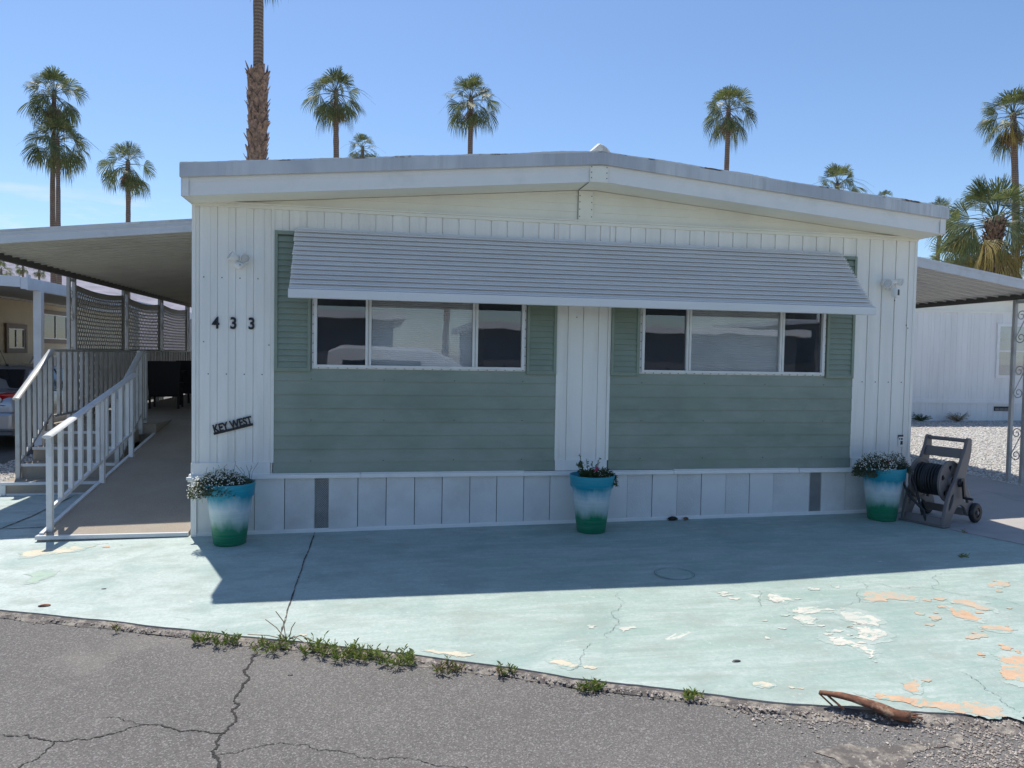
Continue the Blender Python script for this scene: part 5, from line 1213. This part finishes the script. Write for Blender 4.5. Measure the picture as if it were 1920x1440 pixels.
# ------------------------------------------------------------------ left neighbour
M['yellow'] = simple('pale_yellow_siding', (.60, .51, .34), .6, var=.05, vscale=1.5, dirt=(.5, .43, .3), dscale=1)
M['brown'] = simple('brown_window_trim', (.20, .14, .10), .6)
M['grey_soffit'] = simple('grey_soffit', (.33, .34, .34), .7)
t = thing('mobile_home', 'pale yellow mobile home with brown-framed windows beyond the silver sedan', 'mobile home', (-7, 8, G(-7, 8)))
def nb(mb, nm, mat, par=None, **k): local(mb, t); return mb.build(nm, mat, par or t, **k)
mb = MB(); mb.box((-14, 8, 0), (-7.03, 22, 2.86)); laps_z = [.5+.2*i for i in range(12)]
for z in laps_z: mb.hexa([(-7.03, 8, z), (-7.0, 8, z), (-7.0, 22, z), (-7.03, 22, z), (-7.03, 8, z+.2), (-7.012, 8, z+.2), (-7.012, 22, z+.2), (-7.03, 22, z+.2)])
nb(mb, 'wall', M['yellow'])
mb = MB(); mb.hexa([(-14.3, 7.6, 2.86), (-6.8, 7.6, 2.865), (-6.8, 22.3, 2.865), (-14.3, 22.3, 2.86), (-14.3, 7.6, 3.0), (-6.8, 7.6, 3.0), (-6.8, 22.3, 3.0), (-14.3, 22.3, 3.0)]); nb(mb, 'roof', M['roofcoat'])
def nwin(y0, y1, z0, z1, cut):
    mb = MB(); f = .11
    mb.box((-7.0, y0, z0), (-6.955, y0+f, z1)); mb.box((-7.0, y1-f, z0), (-6.955, y1, z1)); mb.box((-7.0, y0+f, z0), (-6.956, y1-f, z0+f)); mb.box((-7.0, y0+f, z1-f), (-6.956, y1-f, z1)); wf = nb(mb, 'window', M['brown'])
    mb = MB(); mb.box((-6.999, y0+f, z0+f), (-6.99, y1-f, z1-f)); nb(mb, 'pane', M['darkpane'], wf)
    mb = MB(); q = .03; a, b = y0+f, y1-f
    for u in (a, (a+b)/2-q/2, b-q): mb.box((-6.989, u, z0+f), (-6.97, u+q, z1-f))
    mb.box((-6.989, a+q, z0+f), (-6.971, b-q, z0+f+q)); mb.box((-6.989, a+q, z1-f-q), (-6.971, b-q, z1-f)); nb(mb, 'sash', M['frame'], wf)
M['darkpane'] = simple('dark_window_pane', (.05, .06, .07), .06, spec=.7)
nwin(14.2, 15.95, 1.86, 2.74, 1); nwin(12.3, 13.35, 1.60, 2.30, 1)
t = thing('carport', 'white-edged flat carport on white posts in front of the yellow home', 'carport', (-3.6, 5.2, G(-3.6, 5.2)))
mb = MB(); mb.hexa([(-3.62, 5.25, 2.72), (-3.62, 15.5, 2.72), (-7.6, 15.5, 2.95), (-7.6, 5.25, 2.95), (-3.62, 5.25, 2.74), (-3.62, 15.5, 2.74), (-7.6, 15.5, 2.97), (-7.6, 5.25, 2.97)]); nb(mb, 'roof_panel', M['grey_soffit'])
mb = MB(); mb.box((-3.62, 5.2, 2.615), (-3.54, 15.6, 2.79)); mb.box((-3.539, 5.195, 2.60), (-3.52, 5.3, 2.83)); nb(mb, 'side_fascia', M['fascia_far'])
mb = MB(); mb.hexa([(-3.62, 5.19, 2.64), (-3.62, 5.245, 2.64), (-9, 5.245, 2.86), (-9, 5.19, 2.86), (-3.62, 5.19, 2.80), (-3.62, 5.245, 2.80), (-9, 5.245, 3.02), (-9, 5.19, 3.02)]); nb(mb, 'front_fascia', M['fascia_far'])
for y in (5.72, 10.5, 15.3): mb = MB(); mb.box((-3.64, y-.055, .03), (-3.53, y+.055, 2.614)); nb(mb, 'post', M['fascia_far'])
t = thing('railing', 'white picket porch railing in front of the yellow home', 'railing', (-6.5, 13, G(-6.5, 13)))
mb = MB(); mb.box((-6.53, 12.6, 1.50), (-6.47, 16.8, 1.545)); mb.box((-6.52, 12.6, .95), (-6.48, 16.8, .99)); mb.bar((-6.5, 12.62, 1.52), (-6.5, 11.9, 1.0), .05, .04); nb(mb, 'rail', M['fascia_far'])
for i in range(26): mb = MB(); y = 12.62+.16*i; mb.box((-6.515, y-.035, .99 if i % 6 else .05), (-6.485, y+.035, 1.50)); nb(mb, 'picket' if i % 6 else 'post', M['fascia_far'])

# ------------------------------------------------------------------ right neighbour
M['nwhite'] = simple('right_neighbour_siding', (.86, .84, .80), .55, var=.04, vscale=1.2, stretch=(3, 3, .4), dirt=(.74, .72, .68), dscale=.8)
M['roofpink'] = simple('pinkish_red_shingle', (.42, .12, .13), .85, var=.15, vscale=6)
t = thing('mobile_home', 'white mobile home with plain seamed siding and one sash window across the gravel yard', 'mobile home', (14.8, 9.46, G(14.8, 9.46)), R(-5.4))
def panelwall(mb, x0, x1, z0, z1):
    x = x0
    while x < x1-.01:
        b = min(x+.60, x1)
        for k in range(4):
            mb.box((x+.004+k*.15, 0, z0), (min(x+.148+k*.15, b)-.004, .02, z1)) if x+.004+k*.15 < b-.02 else None
        x += .60
    mb.box((x0, .005, z0), (x1, .03, z1))
mb = MB(); panelwall(mb, -5.0, 3.6, .46, 2.72); 
for k in range(9): mb.box((-4.82+1.06*k-.012, -.006, -.25), (-4.82+1.06*k+.012, .01, 2.78))
mb.box((-5, .031, -.3), (3.6, 16, 2.75)); mb.build('wall', M['nwhite'], t)
mb = MB()
zp = lambda x: 3.08-.10*max(0, x-1.9)-.055*max(0, 1.9-x)
P = [(-5, 2.72), (3.9, 2.72), (3.9, zp(3.9)), (1.9, zp(1.9)), (-5, zp(-5))]
mb.plate([P], lambda u, v, w: (u, w+.001, v), .05); mb.box((-5, -.02, 2.70), (3.6, .0, 2.755)); mb.build('gable_wall', M['cream'], t)
mb = MB()
for xa, xb in ((-5.2, 1.9), (1.9, 4.2)): mb.hexa([(xa, -.12, zp(xa)), (xb, -.12, zp(xb)), (xb, 16.2, zp(xb)), (xa, 16.2, zp(xa)), (xa, -.12, zp(xa)+.11), (xb, -.12, zp(xb)+.11), (xb, 16.2, zp(xb)+.11), (xa, 16.2, zp(xa)+.11)])
mb.build('roof', M['roofcoat'], t)
mb = MB(); mb.box((-5, -.025, .42), (3.6, .0, .47)); mb.box((-5, -.015, .47), (3.6, .0, .52)); panelwall(mb, -5, 3.6, -.25, .42); mb.build('skirting', M['nwhite'], t)
mb = MB(); f = .07; wx0, wx1, wz0, wz1 = 2.22, 3.30, 1.08, 2.45
mb.box((wx0, -.03, wz0), (wx0+f, .0, wz1)); mb.box((wx1-f, -.03, wz0), (wx1, .0, wz1)); mb.box((wx0+f, -.03, wz0), (wx1-f, 0, wz0+f)); mb.box((wx0+f, -.03, wz1-f), (wx1-f, 0, wz1)); mb.box((wx0+f, -.024, 1.74), (wx1-f, 0, 1.78)); wn = mb.build('window', M['trimwhite'], t)
mb = MB(); mb.box((wx0+f, -.012, wz0+f), (wx1-f, -.006, wz1-f)); mb.build('pane', M['glass'], wn)
mb = MB(); z = wz0+f
while z < wz1-f: mb.bar((wx0+f, -.003, z), (wx1-f, -.003, z), .02, .002, up=(0, .5, 1)); z += .03
mb.build('blind', M['blind_tan'] if 'blind_tan' in M else M['roofcoat'], wn)
mb = MB(); mb.box((2.22, -.018, .24), (2.62, -.006, .355)); vp = mb.build('crawl_vent', M['blackmetal'], t)
mb = MB(); 
for k in range(3): mb.box((2.24+k*.125, -.022, .262), (2.35+k*.125, -.0185, .275)); mb.box((2.24+k*.125, -.022, .30), (2.35+k*.125, -.0185, .306))
mb.build('vent_louvre', M['alu_grey'], vp)
t = thing('house', 'distant house with a pinkish red gable roof peeking over the right neighbour', 'house', (24, 22, G(24, 22)))
mb = MB(); mb.box((-4, 0, 0), (5, 9, 3.0)); mb.build('wall', M['nwhite'], t)
mb = MB(); mb.hexa([(-4.6, -.5, 2.95), (5.6, -.5, 2.95), (5.6, 9.5, 2.95), (-4.6, 9.5, 2.95), (-3.0, 4.2, 4.7), (3.9, 4.2, 4.7), (3.9, 4.8, 4.7), (-3.0, 4.8, 4.7)]); mb.build('roof', M['roofpink'], t)
mb = MB(); mb.box((-4.6, -.56, 2.80), (5.6, -.501, 2.98)); mb.build('fascia', M['trimwhite'], t)

# ------------------------------------------------------------------ across the street (seen mirrored in the windows)
M['streetpaint'] = simple('dark_carport_home_siding', (.10, .105, .115), .6)
t = thing('mobile_home', 'dark mobile home with white fascia across the street, mirrored in the windows', 'mobile home', (0, -19, 0))
mb = MB(); mb.box((-14, -7, 0), (2.2, 0, 2.9)); mb.build('wall', M['streetpaint'], t)
mb = MB(); mb.box((-14.4, -7.4, 2.9), (2.6, .5, 3.15)); mb.build('roof', M['fascia_far'], t)
mb = MB(); mb.box((-7, .001, 1.1), (-5.2, .04, 2.3)); mb.build('window', M['darkpane'], t)
t = thing('mobile_home', 'long dark mobile home across the street, mirrored only in the right window', 'mobile home', (18, -20, 0))
mb = MB(); mb.box((-12.5, -8, 0), (0, 0, 2.7)); mb.box((1.2, -9, 0), (16, -.6, 3.3)); mb.build('wall', M['streetpaint'], t)
mb = MB(); mb.box((-12.9, -8.4, 2.7), (.3, .5, 2.93)); mb.box((.9, -9.4, 3.3), (16.4, -.1, 3.5)); mb.build('roof', M['fascia_far'], t)
mb = MB(); mb.box((-9, .001, 1.1), (-7.2, .04, 2.2)); mb.build('window', M['darkpane'], t)
t = thing('parked_van', 'white van parked across the street, mirrored in the left window', 'van', (2.6, -14.4, -.1))
mb = MB(); loft([(-2.3, [(x*1.0, z) for x, z in carsec(.85, .4, .95)]), (-1.9, carsec(.92, .35, 1.15)), (-1.0, carsec(.95, .33, 1.75, crown=.05)), (-.4, carsec(.95, .33, 1.98, crown=.06)), (2.0, carsec(.95, .33, 2.02, crown=.06)), (2.3, carsec(.92, .38, 1.9, crown=.05))], mb)
mb.xf(Matrix.Rotation(R(90), 4, 'Z')); mb.build('body', M['fascia_far'], t, smooth=35)
mb = MB(); mb.box((-1.9, .93, 1.15), (.2, .965, 1.65)); mb.build('side_window', M['carglass'], t)
for x in (-1.5, 1.5):
    for y in (-.85, .85): mb = MB(); mb.lathe((x, y, .36), [(0, -.1), (.34, -.1), (.36, 0), (.34, .1), (0, .1)], 24, axis='y'); mb.build('wheel', M['rubber'], t, smooth=40)

# ------------------------------------------------------------------ palms
def fan(mb, hub, d, L_, n, droop, mi, rnd, spread=78):
    d = Vector(d).normalized(); s = d.cross(Vector((0, 0, 1)))
    if s.length < .05: s = Vector((1, 0, 0))
    s.normalize(); s = (Matrix.Rotation(rnd.gauss(0, .75), 3, d) @ s); nn = s.cross(d)
    da = R(2*spread/n); hub = Vector(hub)
    for i in range(n):
        a = R(-spread+2*spread*(i+.5)/n)+rnd.gauss(0, .03); r = d*math.cos(a)+s*math.sin(a); L = L_*(.80+.20*math.cos(a))*rnd.uniform(.9, 1.08)
        t_ = (s*math.cos(a)-d*math.sin(a))
        m1 = hub+r*L*.5-nn*(.04+.20*abs(math.sin(a)))*L-Vector((0, 0, droop*L*.10)); w1 = t_*(L*.5*da*.40)
        m2 = m1+r*L*.28-Vector((0, 0, droop*L*.22)); w2 = t_*(L*da*.17); tip = m2+r*L*.20*(1-.5*droop)-Vector((0, 0, droop*L*.42*rnd.uniform(.5, 1.5)))
        mb.add([hub, m1-w1, m1+w1, m2-w2, m2+w2, tip], [(0, 2, 1), (1, 2, 4, 3), (3, 4, 5)], mi)
def palm(x, y, h, rad, lab, seed, r0=.20, boots=None, skirt=.6, nf=42, lean=(0, 0), nseg=26, yellow=.0, stalks=5, name='palm_tree', low=1.0):
    rnd = random.Random(seed); z0 = G(x, y)-.1; t = thing(name, lab, 'palm tree', (x, y, z0), 0, 'fan palms standing behind the homes')
    H = h-z0; top = Vector((lean[0], lean[1], H))
    def cen(f): return Vector((lean[0]*f*f+.10*math.sin(f*5+seed)*rad/1.9*(1-f)*f*2, lean[1]*f*f, H*f))
    mb = MB(); n = 40; k = 14; base = 0
    for j in range(n+1):
        f = j/n; c = cen(f); rr = r0*(1.25-.45*f if f > .08 else 1.6-.35*f/.08*1)*(1+.03*rnd.gauss(0, 1))
        for q in range(k): a = 2*math.pi*q/k; mb.v.append((c.x+rr*math.cos(a), c.y+rr*math.sin(a), c.z))
    for j in range(n):
        for q in range(k): a = j*k+q; b = j*k+(q+1) % k; mb.f.append([a, b, b+k, a+k]); mb.m.append(0)
    mb.build('trunk', M['trunk'], t, smooth='all', fix=False)
    if boots:
        mb = MB(); zb, zt2, br, bs = boots; z = zb; row = 0
        while z < zt2:
            m_ = 8; f = z/H; c = cen(f)
            for q in range(m_):
                a = 2*math.pi*(q+.5*(row % 2))/m_+rnd.gauss(0, .14); L_ = bs*rnd.uniform(.75, 1.35); wd = bs*.46*rnd.uniform(.8, 1.2); o = Vector((math.cos(a), math.sin(a), 0)); s = Vector((-math.sin(a), math.cos(a), 0))
                o2 = Matrix.Rotation(rnd.gauss(0, .25), 3, 'Z') @ o
                p0 = c+o*(br*.62)+Vector((0, 0, rnd.gauss(0, .02))); p1 = c+o*(br*.86)+Vector((0, 0, L_*.55)); p2 = c+o2*(br*rnd.uniform(1.0, 1.35))+Vector((0, 0, L_))
                th = .22*wd
                c_ = 0; mb.add([p0-s*wd, p0+s*wd, p1+s*wd*.62, p1-s*wd*.62, p2+s*wd*.16, p2-s*wd*.16, p1+o*th*1.2, p0+o*th*1.6, p2+o*th*.3], [(0, 7, 6, 3), (7, 1, 2, 6), (3, 6, 8, 5), (6, 2, 4, 8), (0, 3, 2, 1), (3, 5, 4, 2)])
            z += bs*.42; row += 1
        mb.build('leaf_boots', M['boot'], t, fix=False)
    mb = MB(); ga = 2.399963
    for i in range(nf):
        f = (i+.5)/nf; az = i*ga+rnd.gauss(0, .22); el = R(88-(116+18*low)*f**.95+rnd.gauss(0, 11)); L_ = rad*rnd.uniform(.46, .58); pet = rad*(.36+.22*min(1, f*1.9))*rnd.uniform(.75, 1.15)
        d = Vector((math.cos(el)*math.cos(az), math.cos(el)*math.sin(az), math.sin(el))); o = top+Vector((0, 0, -.30*rad*f*.6))
        sag = .18*math.cos(el)*pet; p1 = o+d*pet*.6-Vector((0, 0, sag*.3)); p2 = o+d*pet-Vector((0, 0, sag))
        mb.tube([tuple(o), tuple(p1), tuple(p2)], [.022*rad/1.9, .014*rad/1.9, .010*rad/1.9], 4, cap=False)
        dd = (d+Vector((0, 0, .25*(1-f)))-Vector((0, 0, (.10+.85*f)*math.cos(el)))).normalized()
        mi = 1 if (f > .72 and rnd.random() < yellow) else 0
        fan(mb, p2, dd, L_, nseg, .22+.75*f, mi, rnd)
    for q in range(stalks):      # long bare flower stalks arching out of the crown
        az = rnd.random()*6.28; o = top; P = [tuple(o+Vector((math.cos(az)*rad*s_, math.sin(az)*rad*s_, rad*(.55*s_-.62*s_*s_)))) for s_ in (0, .3, .6, .9, 1.15+rnd.random()*.25)]
        mb.tube(P, [.014, .011, .008, .006, .003], 4)
    mb.build('crown', [M['palm'], M['palm_yellow']], t, fix=False)
    mb = MB()
    for q in range(int(26*skirt)):
        az = rnd.random()*6.28; f = rnd.random(); o = top+Vector((math.cos(az)*r0, math.sin(az)*r0, -.25*rad-f*.22*rad)); d = Vector((math.cos(az)*.32, math.sin(az)*.32, -1)).normalized(); p = o+d*rad*.16
        mb.tube([tuple(o), tuple(p)], .012, 4, cap=False); fan(mb, p, d, rad*rnd.uniform(.28, .44), 12, .25, 0, rnd, 34)
    if mb.v: mb.build('dead_fronds', M['palm_dead'], t, fix=False)
    return t
palm(-18.93, 45.41, 18.0, 1.95, 'tall fan palm at far left, the higher of two whose trunks stand side by side', 1, .155, skirt=.9, lean=(.15, 0))
palm(-18.10, 44.35, 14.9, 1.95, 'fan palm at far left whose crown hangs just below the higher one beside it', 2, .145, skirt=.1, low=.8, lean=(-.1, 0))
palm(-14.7, 46.28, 14.1, 1.85, 'shorter fan palm with brown skirt, between the paired palms and the booted trunk', 3, .17, skirt=1.1, nf=28)
palm(-2.62, 20.6, 17.2, 2.0, 'huge trunk rising out of frame, smooth above and rough with brown leaf boots below', 4, .19, boots=(3.0, 11.2, .345, .46), skirt=.5)
palm(-0.95, 40.49, 17.8, 1.9, 'fan palm with brown skirt, right of the booted trunk', 5, .19, skirt=1.0, stalks=9, lean=(-.1, 0))
palm(-.02, 68.88, 22.1, 1.9, 'small palm crown peeking above the roof, right of the skirted fan palm', 6, .2, skirt=.1, nf=26)
palm(7.31, 39.81, 17.8, 1.85, 'fan palm left of the roof ridge cap', 7, .18, skirt=.6, nf=42, lean=(-.1, 0))
palm(24.25, 39.4, 18.35, 1.85, 'fan palm right of the roof ridge cap, alone against the sky', 8, .18, skirt=.7, nf=38)
palm(32.51, 39.66, 13.9, 1.9, 'palm crown rising just behind the right slope of the roof', 9, .2, skirt=.9, nf=26, yellow=.3)
palm(90.05, 112.9, 30.7, 2.3, 'tiny palm tip barely above the right roof slope', 10, .25, skirt=.1, nf=22)
palm(38.2, 30.6, 16.2, 1.95, 'tall palm with a bent thin trunk at the right edge of the picture', 11, .20, skirt=1.2, nf=38, lean=(-.76, -.1), yellow=.3)
palm(21.3, 14.4, 6.55, 1.95, 'big near palm with yellow-tipped fronds and booted trunk above the right carport', 12, .24, boots=(1.8, 6.1, .34, .22), skirt=.35, nf=46, nseg=34, yellow=.75, lean=(.35, 0))
palm(58.34, 58.0, 13.1, 2.0, 'small far palm left of the big near palm', 13, .22, skirt=.6, nf=26)
palm(53.2, 55.04, 16.0, 1.9, 'thin-trunked palm with its crown hidden behind the right end of the roof', 14, .20, skirt=.3, nf=26, lean=(.25, 0))
palm(66.5, 60.69, 11.6, 2.2, 'dark far palm low behind the trunk of the big near palm', 15, .22, skirt=.5, nf=26)
palm(71.5, 59.5, 10.8, 2.3, 'dark far palm low at the right edge beside the big near palm', 17, .22, skirt=.5, nf=24)
palm(23.0, 17.6, 5.4, 1.6, 'second near palm trunk half behind the big near palm', 18, .22, boots=(1.2, 5.0, .30, .2), skirt=.7, nf=26, yellow=.5)
palm(-58.5, 126.9, 14.3, 2.0, 'small dark palm under the left carport edge, at the picture edge', 16, .22, skirt=.2, nf=24, nseg=16)
palm(6.0, -42, 11.5, 2.3, 'bushy palm across the street, mirrored in the windows', 31, .22, skirt=.4, nf=30, nseg=16)
palm(-60.0, 138, 16.0, 1.5, 'tiny palm seen below the left carport edge, left of its twin', 19, .2, skirt=.4, nf=18, nseg=14)
palm(-58.2, 140, 15.8, 1.4, 'tiny palm seen below the left carport edge, right of its twin', 20, .2, skirt=.6, nf=18, nseg=14)
S['note'] = ''
del S['note']
